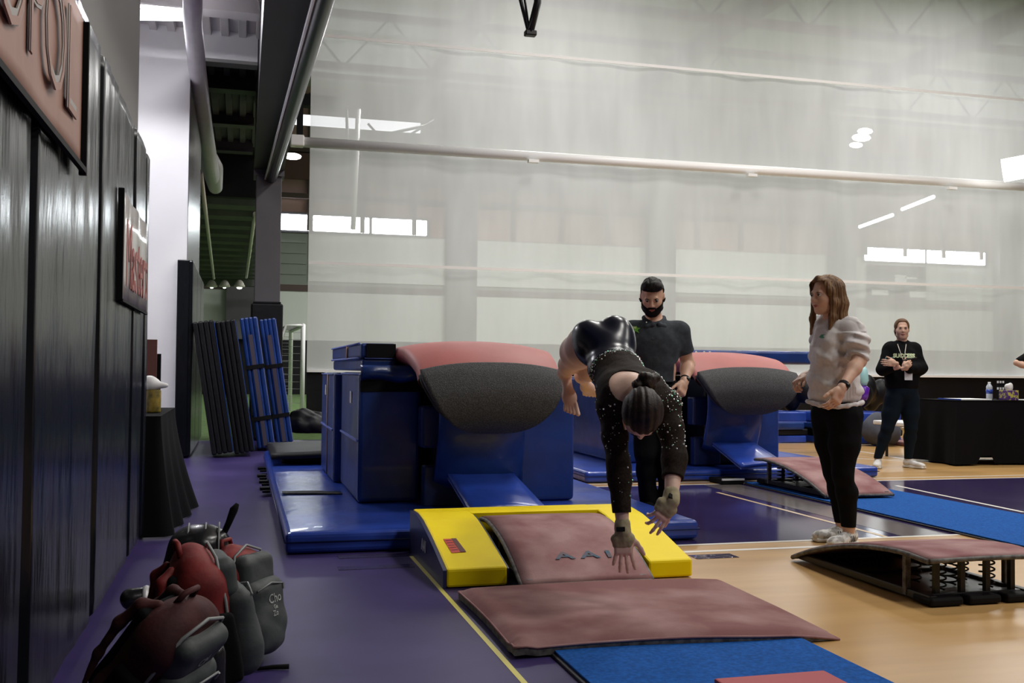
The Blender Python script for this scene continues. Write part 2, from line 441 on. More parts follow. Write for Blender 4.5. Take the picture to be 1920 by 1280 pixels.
# near wall pads, 1.22 m modules with creased vinyl
bounds = [6.42, 6.14, 5.50, 4.22, 2.93, 1.65, .4, -.85]
labs = ['narrow black wall pad at the far corner beside the white wall', 'black wall pad carrying the far half of the white sign', 'black wall pad just past the red banner',
        'black wall pad under the right end of the red banner', 'black wall pad at the left edge under the red banner', None, None]
for i in range(5):
    y1, y0 = bounds[i] - .004, bounds[i + 1] + .004
    ny, nz = max(4, int((y1 - y0) / .05)), 46
    ph = random.random() * 9
    def fn(u, v, y0=y0, y1=y1, ph=ph):
        y = y0 + (y1 - y0) * u; z = .03 + 2.30 * v
        e = min(u, 1 - u) * (y1 - y0); ez = min(v, 1 - v) * 2.3
        d = .075 * min(1, (e / .014)) ** .5 * min(1, (ez / .03)) ** .5
        mid = .010 * math.exp(-((y - (y0 + y1) / 2) / .02) ** 2) if y1 - y0 > .9 else 0
        nn = mnoise.noise(Vector((y * 5, z * .7, ph))) * .007 + mnoise.noise(Vector((y * 13, z * 1.3 + ph, 3))) * .003
        return Vector((-.622 + d - mid + nn * min(1, e / .05), y, z))
    bb = MB(); bb.sheet(fn, ny, nz)
    o = bb.build('wall_pad', M['pad_black'])
    tag(o, labs[i] or 'black wall pad out of view beside the camera', 'wall pad', 'black wall pads on the left wall')

# red banner on the pads
ban = thing('wall_banner', 'faded red banner with pale lettering hung on the near wall pads', 'banner', (-.535, 2.6, 1.7))
Pl = lambda px, py, x=-.532: XP(px, py, x)
lr = Pl(137, 315); ur = Pl(148, 60)
zb = 1.705
M['banner_red'] = mat('banner_red', (.30, .15, .11), .55, col2=(.36, .19, .14), vscale=4, bump=.3, bscale=6, bdist=.01)
M['banner_txt'] = mat('banner_lettering', (.30, .28, .26), .5)
M['banner_edge'] = mat('banner_edge', (.30, .17, .12), .5)
bb = MB()
def bf(u, v): return Vector((-.535 + .006 * math.sin(u * 22) * (1 - v * .5), .9 + (3.62 - .9) * u, zb + .03 * math.sin(u * 5) * 0 + (2.20 - zb) * v))
bb.sheet(bf, 60, 8, th=.004); ban_c = bb.build('banner_cloth', M['banner_red']); ban_c.parent = ban; ban_c.matrix_parent_inverse = Matrix.Translation(-ban.location)
def adopt(o, p):
    o.parent = p; o.matrix_parent_inverse = (Matrix.Translation(p.location) @ p.rotation_euler.to_matrix().to_4x4()).inverted(); return o
bb = MB(); bb.box((-.528, .9, zb - .014), (-.512, 3.63, zb + .004)); bb.box((-.536, 3.612, zb - .02), (-.512, 3.632, 2.20)); adopt(bb.build('banner_pole', M['black']), ban)
def wall_text(body, y0, y1, z0, z1, m, name='lettering', x=-.5225, bold=0):
    """text on the X=const wall, reading left to right along +y"""
    t = text(name, body, 1, m, None, Matrix.Identity(4), ext=.002, bold=bold)
    me = t.data; co = np.empty(len(me.vertices) * 3); me.vertices.foreach_get('co', co); co = co.reshape(-1, 3)
    lo, hi = co.min(0), co.max(0)
    n = np.empty_like(co); n[:, 0] = x + co[:, 2]; n[:, 1] = y0 + (co[:, 0] - lo[0]) / (hi[0] - lo[0]) * (y1 - y0); n[:, 2] = z0 + (co[:, 1] - lo[1]) / (hi[1] - lo[1]) * (z1 - z0)
    me.vertices.foreach_set('co', n.ravel()); return t
adopt(wall_text('ROPOL', 2.10, 3.42, 1.82, 2.14, M['banner_txt'], x=-.5195), ban)
adopt(wall_text('ROPOL', 2.10, 3.42, 1.82, 2.14, M['banner_red'], name='lettering_fill', x=-.5175, bold=-.022), ban)

# white sign with red script
sg = thing('wall_sign', 'small white banner with red lettering hung past the red one', 'sign', (-.53, 5.4, 1.35))
M['sign_white'] = mat('sign_white', (.50, .46, .44), .22, col2=(.60, .56, .54), vscale=3, stretch=(1, 3, 1), bump=.3, bscale=7, bdist=.01, coat=.3)
M['sign_red'] = mat('sign_red', (.36, .10, .09), .5)
bb = MB(); bb.sheet(lambda u, v: Vector((-.528 + .004 * math.sin(u * 17), 4.82 + 1.2 * u, 1.35 + .475 * v)), 40, 4, th=.008); adopt(bb.build('sign_panel', M['sign_white']), sg)
bb = MB(); bb.box((-.545, 4.795, 1.345), (-.520, 4.82, 1.845)); bb.box((-.53, 4.80, 1.338), (-.517, 6.02, 1.350)); adopt(bb.build('sign_edge', M['black']), sg)
adopt(wall_text('Masters', 4.90, 5.93, 1.41, 1.72, M['sign_red'], x=-.5165), sg)

# ------------------------------------------------------------------ ceiling over the recess and corridor
def corrugated(name, x0, x1, y0, y1, z, m, pitch=.2, depth=.06, along='y'):
    bb = MB(); xs = []; x = x0
    prof = []
    n = int((x1 - x0) / pitch) if along == 'y' else int((y1 - y0) / pitch)
    a0 = x0 if along == 'y' else y0
    for i in range(n + 1):
        a = a0 + i * pitch
        prof += [(a, z), (a + pitch * .45, z), (a + pitch * .52, z - depth), (a + pitch * .93, z - depth)]
    t = bb.bm
    for p, q in zip(prof, prof[1:]):
        if along == 'y': bb.quad([(p[0], y0, p[1]), (q[0], y0, q[1]), (q[0], y1, q[1]), (p[0], y1, p[1])])
        else: bb.quad([(x0, p[0], p[1]), (x0, q[0], q[1]), (x1, q[0], q[1]), (x1, p[0], p[1])])
    return struct(bb.build(name, m))
corrugated('ceiling_recess', -2.6, .2, 6.2, 12.3, 5.0, M['deck_white'])
corrugated('ceiling_corridor', -2.6, .2, 12.48, 18.4, 5.0, M['deck_dark'])
corrugated('ceiling_far_corridor', -2.2, .5, 19.6, 38, 4.42, M['deck_green'], pitch=1.5, depth=.22, along='x')
bb = MB(); bb.box((-2.6, 18.4, 4.95), (.2, 19.6, 5.3)); bb.box((-2.3, 19.4, 4.2), (.5, 19.6, 5.3)); struct(bb.build('ceiling_gap', M['black']))
bb = MB(); bb.box((-2.6, 11.0, 4.80), (.12, 11.25, 5.0)); tag(bb.build('cross_beam', M['deck_white']), 'pale cross beam above the tube light in the white recess', 'beam', 'cross beams under the deck')
for y, z, s in [(14.0, 4.78, 'nearest beyond the white header'), (16.2, 4.82, 'second beyond the white header'), (18.1, 4.8, 'last before the dark gap')]:
    bb = MB(); bb.box((-.63, y, z), (.12, y + .18, 5.0)); bb.box((-.63, y - .03, z - .02), (.12, y + .21, z))
    tag(bb.build('cross_beam', M['dark_steel']), 'dark cross beam under the corridor deck, ' + s, 'beam', 'cross beams under the deck')
# big edge beam and its column
bb = MB()
bb.box((.12, -2, 3.90), (.54, 15.3, 3.94)); bb.box((.28, -2, 3.94), (.36, 15.3, 5.2)); bb.box((.12, -2, 5.0), (.54, 15.3, 5.2)); bb.box((.13, -2, 3.94), (.16, 15.3, 5.02)); bb.box((.16, -2, 3.94), (.52, 15.3, 5.0))
tag(bb.build('steel_beam', M['dark_steel']), 'long dark steel beam running overhead from the camera to the grey column', 'beam')
bb = MB(); bb.box((-1.9, 38, 4.0), (1.3, 38.4, 4.5)); tag(bb.build('end_beam', M['deck_green']), 'low beam closing the corridor ceiling at its far end', 'beam')
ct = thing('steel_column', 'grey square column with a black padded base behind the leaning mats', 'column', (.335, 15.2, 0))
bb = MB(); bb.box((.155, 15.02, 0), (.515, 15.38, 3.9), bev=.008); adopt(bb.build('shaft', M['col_steel']), ct)
bb = MB(); bb.box((.11, 14.97, .02), (.56, 15.43, 1.97), bev=.025); bb.box((.14, 15.0, 1.97), (.53, 15.40, 2.0), bev=.01); adopt(bb.build('base_pad', M['black_vinyl']), ct)
bb = MB(); bb.box((.12, 14.98, 3.82), (.55, 15.42, 3.9)); adopt(bb.build('cap_plate', M['col_steel']), ct)
# pipe under the beam's right edge
d = thing('roof_pipe', 'thick dark pipe slung along the beam with a bright edge highlight', 'pipe', (.5, 8, 3.8))
M['pipe_dark'] = mat('pipe_dark', (.035, .034, .045), .28, .4)
bb = MB(); bb.tube([(.585, 4.5, 3.86), (.56, 7.6, 3.86), (.47, 11, 3.83), (.36, 15.0, 3.80)], .085, 16); adopt(bb.build('pipe_body', M['pipe_dark']), d)
bb = MB(); bb.tube([(.50, 4.5, 3.80), (.47, 7.6, 3.80), (.38, 11, 3.78), (.28, 15.0, 3.77)], .014, 8); adopt(bb.build('edge_highlight', M['steel']), d)  # thin pale tube standing in for the highlight along the pipe
# wrapped duct
d = thing('air_duct', 'pale wrapped round duct running down the corridor ceiling', 'duct', (-.45, 9, 4.4))
p0 = DP(362, -60, 8.6); p1 = DP(370, 130, 11.6); p2 = DP(385, 240, 14.5); p3 = DP(400, 335, 17.6)
bb = MB(); bb.tube([p0, DP(361, 40, 10.), p1, p2, p3], [.085, .09, .10, .105, .115], 18); adopt(bb.build('duct_body', M['duct']), d)
bb = MB(); q = DP(398, 315, 17.3); bb.tube([DP(380, 268, 16.3), q, DP(404, 352, 18.0)], [.12, .18, .12], 16); adopt(bb.build('duct_fitting', M['duct']), d)
M['pipe_white'] = mat('pipe_white', (.62, .58, .52), .4)
for a, c, s, r in [((376, 322, 14.9), (401, 522, 30), 'left', .035), ((478, 400, 21), (462, 520, 33), 'right', .04)]:
    bb = MB(); bb.tube([DP(*a), DP(*c)], r, 10); o = bb.build('ceiling_pipe', M['pipe_white'])
    tag(o, f'thin pale pipe along the {s} side of the far corridor ceiling', 'pipe', 'thin pipes in the far corridor')
bb = MB(); q = DP(455, 40, 11.9); bb.tube([DP(380, 49, 11.95), DP(448, 52, 11.95), DP(454, 42, 11.9), DP(454, 22, 11.8)], .035, 10)
tag(bb.build('drain_pipe', M['pipe_white']), 'short white bent pipe under the lit corrugated deck', 'pipe')
for k, px in enumerate((397, 421, 449)):
    bb = MB(); c = DP(px, 536, 34); bb.lathe([(.05, .2), (.11, .15), (.185, 0), (.17, -.03), (.08, -.05)], c, 14); o = bb.build('bell_lamp', M['pipe_white'])
    tag(o, ['leftmost', 'middle', 'rightmost and brightest'][k] + ' of three round lamps at the far end of the corridor ceiling', 'lamp', 'lamps at the corridor end')
    bb = MB(); bb.ball(c + Vector((0, 0, -.06)), .09 if k == 2 else .05, sc=(1, 1, .5)); bb.build('lens', M['lamp_lit'], o)
# tube light
t = thing('tube_light', 'bright white tube light under the corrugated deck of the recess', 'light', (-.8, 10.9, 4.85))
y = 10.9; bb = MB(); xa = YP(255, 28, y); xb = YP(350, 30, y); bb.tube([xa, xb], .052, 14); adopt(bb.build('tube', M['tube_lit']), t)
bb = MB(); bb.box((xa.x, y - .07, xa.z + .05), (xb.x, y + .07, xa.z + .09)); adopt(bb.build('housing', M['white_plain']), t)

# ------------------------------------------------------------------ far wall beyond the curtain
b = MB(); YF = 41
b.box((-14, YF, 0), (36, YF + .3, 2.14), mi=0); b.box((-14, YF - .05, 0), (36, YF, 2.14), mi=0)
b.box((-14, YF, 2.14), (36, YF + .3, 4.1), mi=1); b.box((-14, YF - .03, 4.08), (36, YF + .3, 4.34), mi=3)
b.box((-14, YF, 4.34), (36, YF + .3, 6.45), mi=2)
for k in range(5): b.box((-14, YF - .05, 4.75 + .42 * k), (2.4, YF, 4.80 + .42 * k), mi=2)
b.box((2.5, YF - .06, 4.5), (36, YF, 6.4), mi=1)
b.box((-14, YF, 6.45), (36, YF + .3, 12.5), mi=4)
struct(b.build('wall_far', [M['black_vinyl'], M['far_white'], M['far_rib'], M['girt'], M['far_pink']]))
for i, (a, c, z0, z1) in enumerate([((470, 415), (802, 418), 6.50, 7.12), ((1617, 459), (1846, 462), 6.25, 6.85)]):
    x0 = YP(*a, YF).x; x1 = YP(*c, YF).x
    bb = MB(); n = 3 if i == 0 else 2; wd = (x1 - x0) / n
    for k in range(n): bb.box((x0 + k * wd + .06, YF - .12, z0), (x0 + (k + 1) * wd - .06, YF - .08, z1), bev=.03)
    bb.box((x0 - .1, YF - .08, z0 - .1), (x1 + .1, YF - .02, z1 + .1), mi=1)
    struct(bb.build(f'window_{i + 1}', [M['window_lit'], M['dark_steel']]))
# columns and girts on the far wall
n = 0
for px in (455, 865, 1240, 1580, 1893):
    x = YP(px, 600, YF - .4).x; bb = MB(); bb.box((x - .62, YF - .5, 2.14), (x + .62, YF - .05, 12)); n += 1
    tag(bb.build('wall_column', M['col_steel']), ['grey far-wall column seen down the corridor above the leaning mats', 'grey far-wall column left of the gymnast', 'grey far-wall column behind the coach in the polo shirt', 'grey far-wall column behind the woman in the pale sweatshirt', 'grey far-wall column between the scoreboard and the right edge'][n - 1], 'column', 'columns on the far wall')
b = MB()
for x in np.arange(-6, 36, 2.1): b.box((x, YF - .2, 6.5), (x + .18, YF - .02, 12), mi=0)
for z in (7.75, 9.6): b.box((-14, YF - .3, z), (36, YF - .05, z + .2), mi=0)
b.box((-14, YF - .3, 8.5), (36, YF - .2, 9.55), mi=1)
struct(b.build('trim_1', [M['girt'], M['red_rafter']]))
# scoreboard
YS = YF - .35; p = YP(1630, 495, YS); q = YP(1737, 578, YS)
t = thing('scoreboard', 'dark rectangular scoreboard on the far wall seen faintly through the curtain', 'scoreboard', ((p.x + q.x) / 2, YS, q.z))
bb = MB(); bb.box((p.x, YS, q.z), (q.x, YF - .1, p.z), bev=.03); adopt(bb.build('case', M['black']), t)
W = q.x - p.x; Hh = p.z - q.z
for k, (u, v, ww, hh) in enumerate([(.44, .55, .2, .22), (.04, .28, .28, .12), (.70, .25, .28, .14), (.62, .68, .2, .05)]):
    bb = MB(); bb.box((p.x + u * W, YS - .04, q.z + v * Hh), (p.x + (u + ww) * W, YS, q.z + (v + hh) * Hh)); adopt(bb.build('display_panel', M['white_plain']), t)
# roof over the hall
b = MB(); b.box((.54, -4, 12.3), (20, 17, 12.5)); b.box((-14, 17, 12.3), (36, 42, 12.5)); struct(b.build('ceiling', M['deck_white']))
b = MB()
b.box((-14, 16.0, 5.2), (-.0, 17, 12.4)); b.box((-4, -4, 5.2), (.54, 17, 12.4))
struct(b.build('wall_upper_left', M['dark_steel']))
b = MB(); b.box((18, -4, 0), (18.3, 17, 12.4), mi=1); b.box((36, 17, 0), (36.3, 42, 12.4)); b.box((-14.3, 17, 0), (-14, 42, 12.4)); struct(b.build('wall_right', [M['far_white'], M['dark_steel']]))
b = MB(); b.box((-3.5, -4.3, 0), (18.3, -4, 12.4)); struct(b.build('wall_behind', M['dark_steel']))
nn = 0
for y, z, r in [(21.5, 9.2, 'first'), (28.5, 9.4, 'second'), (35.5, 9.6, 'third')]:
    t = thing('roof_truss', f'steel roof truss crossing beyond the divider curtain, {r} from the curtain', 'truss', (10, y, z), 'roof trusses beyond the curtain')
    bb = MB(); bb.box((-13.9, y - .09, z), (35.9, y + .09, z + .2)); adopt(bb.build('bottom_chord', M['red_rafter']), t)
    bb = MB(); bb.box((-13.9, y - .09, z + 1.5), (35.9, y + .09, z + 1.7)); adopt(bb.build('top_chord', M['red_rafter']), t)
    bb = MB(); x = -13
    while x < 34: bb.tube([(x, y, z + .1), (x + 1.3, y, z + 1.6), (x + 2.6, y, z + .1)], .04, 6); x += 2.6
    adopt(bb.build('web', M['dark_steel']), t)
for k, x in enumerate((6.2, 13.5, 21)):
    bb = MB(); bb.box((x, 17.6, 10.9), (x + .35, 40.9, 11.5))
    tag(bb.build('rafter', M['red_rafter']), ['left', 'middle', 'right'][k] + ' long roof rafter running away beyond the curtain', 'rafter', 'rafters beyond the curtain')
# linear lights seen through the mesh
for k, (a, c) in enumerate([((1612, 425), (1673, 403)), ((1692, 392), (1750, 369)), ((1880, 320), (1960, 305))]):
    dd = [(27, 24.5), (24, 22), (19.3, 19)][k]
    bb = MB(); pa = DP(*a, dd[0]); pb = DP(*c, dd[1]); bb.tube([pa, pb], [.045, .045] if k < 2 else [.22, .22], 8)
    o = bb.build('strip_light', M['tube_lit'] if k < 2 else M['lamp_lit'])
    tag(o, ['slim lit strip lamp just above the right window', 'slim lit strip lamp rising right of the first one', 'broad glowing lamp at the right edge under the curtain tube'][k], 'light', 'strip lamps beyond the curtain')
for k, (px, py, dd, r) in enumerate([(548, 293, 21, .12), (1615, 258, 22, .14), (1605, 272, 22, .10), (1622, 246, 23, .12), (700, 222, 24, .0)]):
    if r == 0: continue
    bb = MB(); bb.ball(DP(px, py, dd), r, sc=(1.6, 1, .6))
    tag(bb.build('high_bay_lamp', M['lamp_lit']), ['round lamp glowing left of the curtain edge under the tube end', 'upper middle lamp of the bright cluster high on the right', 'lowest lamp of the bright cluster high on the right', 'topmost lamp of the bright cluster high on the right'][k], 'lamp', 'high bay lamps')
# skylight band seen above the tube at the left
p = DP(540, 222, 30); q = DP(800, 222, 30)
bb = MB(); bb.box((p.x, p.y, p.z - .15), (q.x, p.y + .1, p.z + .15)); struct(bb.build('window_3', emit('skylight_glow', (.95, .97, 1), 1.6)))
# vertical cage/conduit through the curtain
t = thing('rope_frame', 'upright metal frame hanging behind the curtain above the left window', 'frame', DP(665, 430, 20))
bb = MB(); bb.tube([DP(662, 430, 20), DP(668, 300, 20), DP(672, 205, 20)], .05, 8); adopt(bb.build('post', M['steel']), t)
bb = MB(); bb.tube([DP(640, 375, 20), DP(652, 290, 20), DP(650, 205, 20)], .03, 8); bb.tube([DP(640, 270, 20), DP(800, 235, 20)], .03, 8); bb.tube([DP(690, 232, 20), DP(730, 275, 20), DP(815, 225, 20)], .025, 8); adopt(bb.build('brace', M['dark_steel']), t)

# ------------------------------------------------------------------ divider curtain on its tube
m = bpy.data.materials.new('curtain_mesh'); m.use_nodes = True; nt = m.node_tree; N = nt.nodes; L = nt.links
for nd in list(N): N.remove(nd)
out = N.new('ShaderNodeOutputMaterial'); tr = N.new('ShaderNodeBsdfTransparent'); df = N.new('ShaderNodeBsdfDiffuse'); tl = N.new('ShaderNodeBsdfTranslucent')
mx = N.new('ShaderNodeMixShader'); m2 = N.new('ShaderNodeMixShader')
df.inputs[0].default_value = (.78, .78, .78, 1); tl.inputs[0].default_value = (.78, .78, .78, 1)
mx.inputs[0].default_value = .55; L.new(df.outputs[0], mx.inputs[1]); L.new(tl.outputs[0], mx.inputs[2])
m2.inputs[0].default_value = .70; L.new(tr.outputs[0], m2.inputs[1]); L.new(mx.outputs[0], m2.inputs[2]); L.new(m2.outputs[0], out.inputs[0])
tc = N.new('ShaderNodeTexCoord'); mp = N.new('ShaderNodeMapping'); mp.inputs['Scale'].default_value = (1.2, 1, .25); nz = N.new('ShaderNodeTexNoise'); nz.inputs['Scale'].default_value = 2.5
L.new(tc.outputs['Object'], mp.inputs[0]); L.new(mp.outputs[0], nz.inputs[0]); mr = N.new('ShaderNodeMapRange'); L.new(nz.outputs['Fac'], mr.inputs[0])
mr.inputs[1].default_value = .3; mr.inputs[2].default_value = .7; mr.inputs[3].default_value = .62; mr.inputs[4].default_value = .70; L.new(mr.outputs[0], m2.inputs[0])
M['curtain'] = m
YC = 17.0
cur = thing('divider_curtain', 'tall pale translucent mesh curtain dividing the hall behind the vaults', 'curtain', (9, YC, 1.0))
b = MB(); b.sheet(lambda u, v: Vector((1.03 + 16.5 * u, YC + .022 * math.sin(u * 95) + .02 * math.sin(u * 41 + 1), .99 + 10.2 * v)), 300, 6); adopt(b.build('mesh_panel', M['curtain']), cur)
M['tape'] = mat('curtain_tape', (.95, .95, .95), .6)
for z in (2.78, 6.56):
    b = MB(); b.box((1.03, YC - .10, z - .025), (17.5, YC - .085, z + .025)); adopt(b.build('webbing_tape', M['tape']), cur)
b = MB(); b.box((1.03, YC - .07, .98), (17.5, YC + .07, 1.02)); adopt(b.build('bottom_hem', M['tape']), cur)
b = MB(); b.sheet(lambda u, v: Vector((1.03 + 16.5 * u, YC + .03 * math.sin(u * 120) * (1 - v), .01 + .98 * v)), 240, 4); adopt(b.build('lower_band', M['black_vinyl']), cur)
tb = thing('curtain_tube', 'long shiny metal tube across the front of the divider curtain', 'tube', (9, YC - .2, 4.72))
b = MB(); b.tube([(.78, YC - .18, 4.74), (17.6, YC - .18, 4.80)], .085, 20); adopt(b.build('tube_body', mat('tube_white_metal', (.95, .95, .95), .35)), tb)
b = MB(); b.box((.70, YC - .28, 4.66), (.92, YC - .08, 4.84), bev=.02); adopt(b.build('end_bracket', M['white_plain']), tb)
for px in (1000, 1410, 1785):
    p = YP(px, 320, YC - .3); b = MB(); b.box((p.x - .09, YC - .34, 4.62), (p.x + .09, YC - .24, 4.67)); adopt(b.build('clamp', M['white_plain']), tb)
b = MB(); b.box((.80, YC - .21, 4.84), (.90, YC - .14, 6.4)); adopt(b.build('hanger_rod', M['black']), tb)
b = MB(); b.box((.55, YC + .6, 5.55), (1.6, YC + .8, 5.75)); tag(b.build('hanger_rail', M['black']), 'short black rail crossing behind the hanger rod of the curtain tube', 'rail')
# basketball frame hanging at the top
t = thing('hoop_frame', 'black V-shaped basketball frame hanging in at the top edge', 'basketball frame', DP(994, 0, 9.5))
b = MB()
A = DP(994, 63, 9.5); 
b.tube([DP(994, 60, 9.5), DP(1008, 5, 9.5), DP(1010, -60, 9.5)], .036, 4); adopt(b.build('front_bar', M['black_metal']), t)
b = MB(); b.tube([DP(991, 60, 9.6), DP(975, -4, 9.6), DP(965, -60, 9.7)], .018, 6); b.tube([DP(992, 56, 9.55), DP(984, 0, 9.6), DP(982, -60, 9.6)], .012, 6); adopt(b.build('back_bar', M['black_metal']), t)
b = MB(); b.box(tuple(A + Vector((-.05, -.03, -.02))), tuple(A + Vector((.06, .05, .03))), bev=.01); adopt(b.build('joint_block', M['black_metal']), t)
b = MB(); b.tube([DP(965, -60, 9.7), DP(1010, -60, 9.5)], .03, 6); b.tube([DP(990, -60, 9.6), DP(990, -400, 9.6)], .04, 6); adopt(b.build('drop_post', M['black_metal']), t)
# soccer goal on the turf, seen from its end
t = thing('soccer_goal', 'white soccer goal with a net on the green turf right of the grey column', 'goal', (1.0, 23, 0))
A = G(566, 782, 0); Bq = Vector((A.x - .1, A.y + 3.4, 0)); zt = 1.95; dx = .95
b = MB(); b.tube([A, A + Vector((0, 0, zt)), Bq + Vector((0, 0, zt)), Bq], .05, 10); adopt(b.build('goal_frame', M['white_plain']), t)
b = MB()
for Q in (A, Bq): b.tube([Q + Vector((0, 0, zt)), Q + Vector((-.35, 0, zt)), Q + Vector((-dx, 0, .05)), Q + Vector((0, 0, .05))], .03, 8)
b.tube([A + Vector((-dx, 0, .05)), Bq + Vector((-dx, 0, .05))], .03, 8); adopt(b.build('stay', M['white_plain']), t)
b = MB()
for i in range(14):
    v = i / 13; z = zt * v; xl = -dx + (dx - .35) * v
    for Q in (A, Bq): b.tube([Q + Vector((0, 0, z)), Q + Vector((xl, 0, z))], .004, 4)
    b.tube([A + Vector((xl, 0, z)), Bq + Vector((xl, 0, z))], .007, 4)
    p = A.lerp(Bq, v); b.tube([p + Vector((0, 0, zt)), p + Vector((-.35, 0, zt)), p + Vector((-dx, 0, 0))], .007, 4)
o = adopt(b.build('net', mat('net_cord', (.22, .22, .22), .8)), t); o['kind'] = 'stuff'
b = MB(); b.box((-2.6, -4, 4.95), (.12, 6.2, 5.2)); struct(b.build('ceiling_shade', M['deck_dark']))  # unseen soffit added over the foreground to shade the left wall
# ================================================================== gymnastics equipment
def part(bb, name, m, p, smooth=False):
    return adopt(bb.build(name, m, None, smooth), p)

# ---- landing mats
def slab(name, label, x0, x1, y0, y1, z0, z1, m, seams_x=(), seams_y=(), group=None, cat='mat', ripple=.004, bev=.03, rim=None):
    t = thing(name, label, cat, ((x0 + x1) / 2, (y0 + y1) / 2, z0), group)
    nx = max(6, int((x1 - x0) / .08)); ny = max(6, int((y1 - y0) / .08))
    seed = random.random() * 50
    bb = MB(); bm = bb.bm
    bb.box((x0, y0, z0), (x1, y1, z1), bev=bev, seg=3)
    part(bb, 'cover', m, t)
    def top(u, v):
        x = x0 + bev + (x1 - x0 - 2 * bev) * u; y = y0 + bev + (y1 - y0 - 2 * bev) * v
        e = min(u * (x1 - x0), (1 - u) * (x1 - x0), v * (y1 - y0), (1 - v) * (y1 - y0))
        z = z1 + .001 + min(1, e / .12) * (.006 + ripple * mnoise.noise(Vector((x * 2.2, y * 2.2, seed))) + ripple * .5 * mnoise.noise(Vector((x * 7, y * 3, seed))))
        for s_ in seams_y: z -= .011 * math.exp(-((y - s_) / .025) ** 2) * min(1, e / .05)
        for s_ in seams_x: z -= .011 * math.exp(-((x - s_) / .025) ** 2) * min(1, e / .05)
        return Vector((x, y, max(z, z1 + .0006)))
    bb = MB(); bb.sheet(top, nx, ny); part(bb, 'top_panel', m, t)
    bb = MB(); zc = z0 + (z1 - z0) * .55; c = .004
    if rim != 0:
        bb.tube([(x0 - c, y0 - c, zc), (x1 + c, y0 - c, zc), (x1 + c, y1 + c, zc), (x0 - c, y1 + c, zc), (x0 - c, y0 - c, zc)], .004, 6)
        part(bb, 'zip_piping', rim or M['seam'], t)
    return t
LM = slab('landing_mat', 'large bright blue landing mat on the purple floor under the near vault', .25, 2.77, 5.83, 11.6, .004, .125, M['blue_vinyl_bright'], seams_y=(7.35, 9.3), seams_x=(1.5,), rim=M['navy_vinyl'])
slab('landing_mat', 'blue landing mat under the far vault, behind the woman in the pale sweatshirt', 3.10, 6.22, 8.95, 12.4, .004, .11, M['blue_vinyl_bright'], seams_y=(10.6,), rim=M['navy_vinyl'])
# loose fold and dark marks on the near mat
bb = MB(); bb.sheet(lambda u, v: Vector((.30 + .42 * u, 7.55 + .16 * v - .10 * u, .139 + .012 * math.sin(PI * v) * math.sin(PI * u))), 14, 5, th=.003)
tag(bb.build('loose_strap', M['black_vinyl']), 'flat black strap lying on the near blue landing mat', 'strap')
for k, (x, y) in enumerate([(.215, 10.2), (.20, 9.5), (.21, 9.0), (.205, 8.5)]):
    bb = MB(); bb.box((x - .03, y, .03), (x + .034, y + .22, .05), bev=.006); bb.box((x - .05, y + .05, .045), (x + .03, y + .14, .07), bev=.006)
    part(bb, 'edge_strap', M['black'], LM)

# ---- dark folded mats on the back left corner
def warp_mat(label, x0, x1, y0, y1, z, th, lift, m):
    bb = MB(); bb.sheet(lambda u, v: Vector((x0 + (x1 - x0) * u, y0 + (y1 - y0) * v, z + th + lift * (u ** 2) + .01 * math.sin(v * 5))), 16, 8, th=th)
    return tag(bb.build('flat_mat', m), label, 'mat', 'thin dark mats beside the leaning mats')
warp_mat('upper thin black mat resting on the corner of the near blue landing mat', .28, 1.2, 9.75, 11.5, .19, .045, .05, M['black_vinyl'])
warp_mat('lower thin black mat on the near blue landing mat, beside the spotting blocks', .38, 1.1, 9.9, 10.6, .142, .04, .0, M['black_vinyl'])

# ---- spotting blocks
M['tag_white'] = mat('care_label', (.62, .62, .62), .6)
def block(x0, x1, y0, y1, z0, z1, label, m, band=False, tags=(), cord=None, grp='blue spotting blocks around the near vault'):
    t = thing('spotting_block', label, 'spotting block', ((x0 + x1) / 2, (y0 + y1) / 2, z0), grp)
    bb = MB(); bb.box((x0, y0, z0), (x1, y1, z1), bev=.03, seg=3); part(bb, 'cover', m, t)
    if band:
        bb = MB(); bb.box((x0 + .01, y0 - .006, z1 - .13), (x1 + .06, y0 + .004, z1 - .045), bev=.003); part(bb, 'hook_band', M['black'], t)
        bb = MB(); bb.sheet(lambda u, v: Vector((x0 + .01 + (x1 - x0 - .03) * u, y0 - .012 - .03 * v * (1 - v) * 4 - .012 * math.sin(u * 9), z1 - .05 + .10 * v + .012 * math.sin(u * 7) * (1 - v))), 24, 6, th=.005); part(bb, 'loose_flap', M['blue_vinyl'], t)
    bb = MB(); bb.tube([(x0 - .003, y0 + .02, z1 - .012), (x0 - .003, y1 - .02, z1 - .012)], .005, 6); bb.tube([(x0 + .01, y0 - .003, z1 - .012), (x1 - .01, y0 - .003, z1 - .012)], .005, 6); part(bb, 'piping', M['seam'], t)
    if cord:
        bb = MB(); bb.tube([(x0 - .005, cord, z0 + .02), (x0 - .005, cord, z1 - .01)], .006, 6); part(bb, 'tan_cord', M['seam_tan'], t)
    for (yy, zz) in tags:
        bb = MB(); bb.box((x0 - .008, yy, zz), (x0 - .002, yy + .10, zz + .085)); part(bb, 'care_tag', M['tag_white'], t)
    return t
B1, B2 = M['blue_vinyl'], M['blue_vinyl']
for bl in (block(.77, 1.20, 6.95, 8.18, .135, 1.02, 'front spotting block left of the near vault, with black band and loose flap', B1, band=True, tags=[(7.35, .80)]),
           block(.71, 1.18, 8.20, 9.42, .135, 1.01, 'rear spotting block left of the near vault, with a tan cord and tag', B1, tags=[(8.85, .82)], cord=8.72)):
    xx = .766 if bl.location.y < 8 else .706; ya, yb_ = (6.97, 8.16) if bl.location.y < 8 else (8.22, 9.40)
    bb = MB(); bb.box((xx - .006, ya, .548), (xx + .004, yb_, .562)); part(bb, 'side_seam', M['seam'], bl)
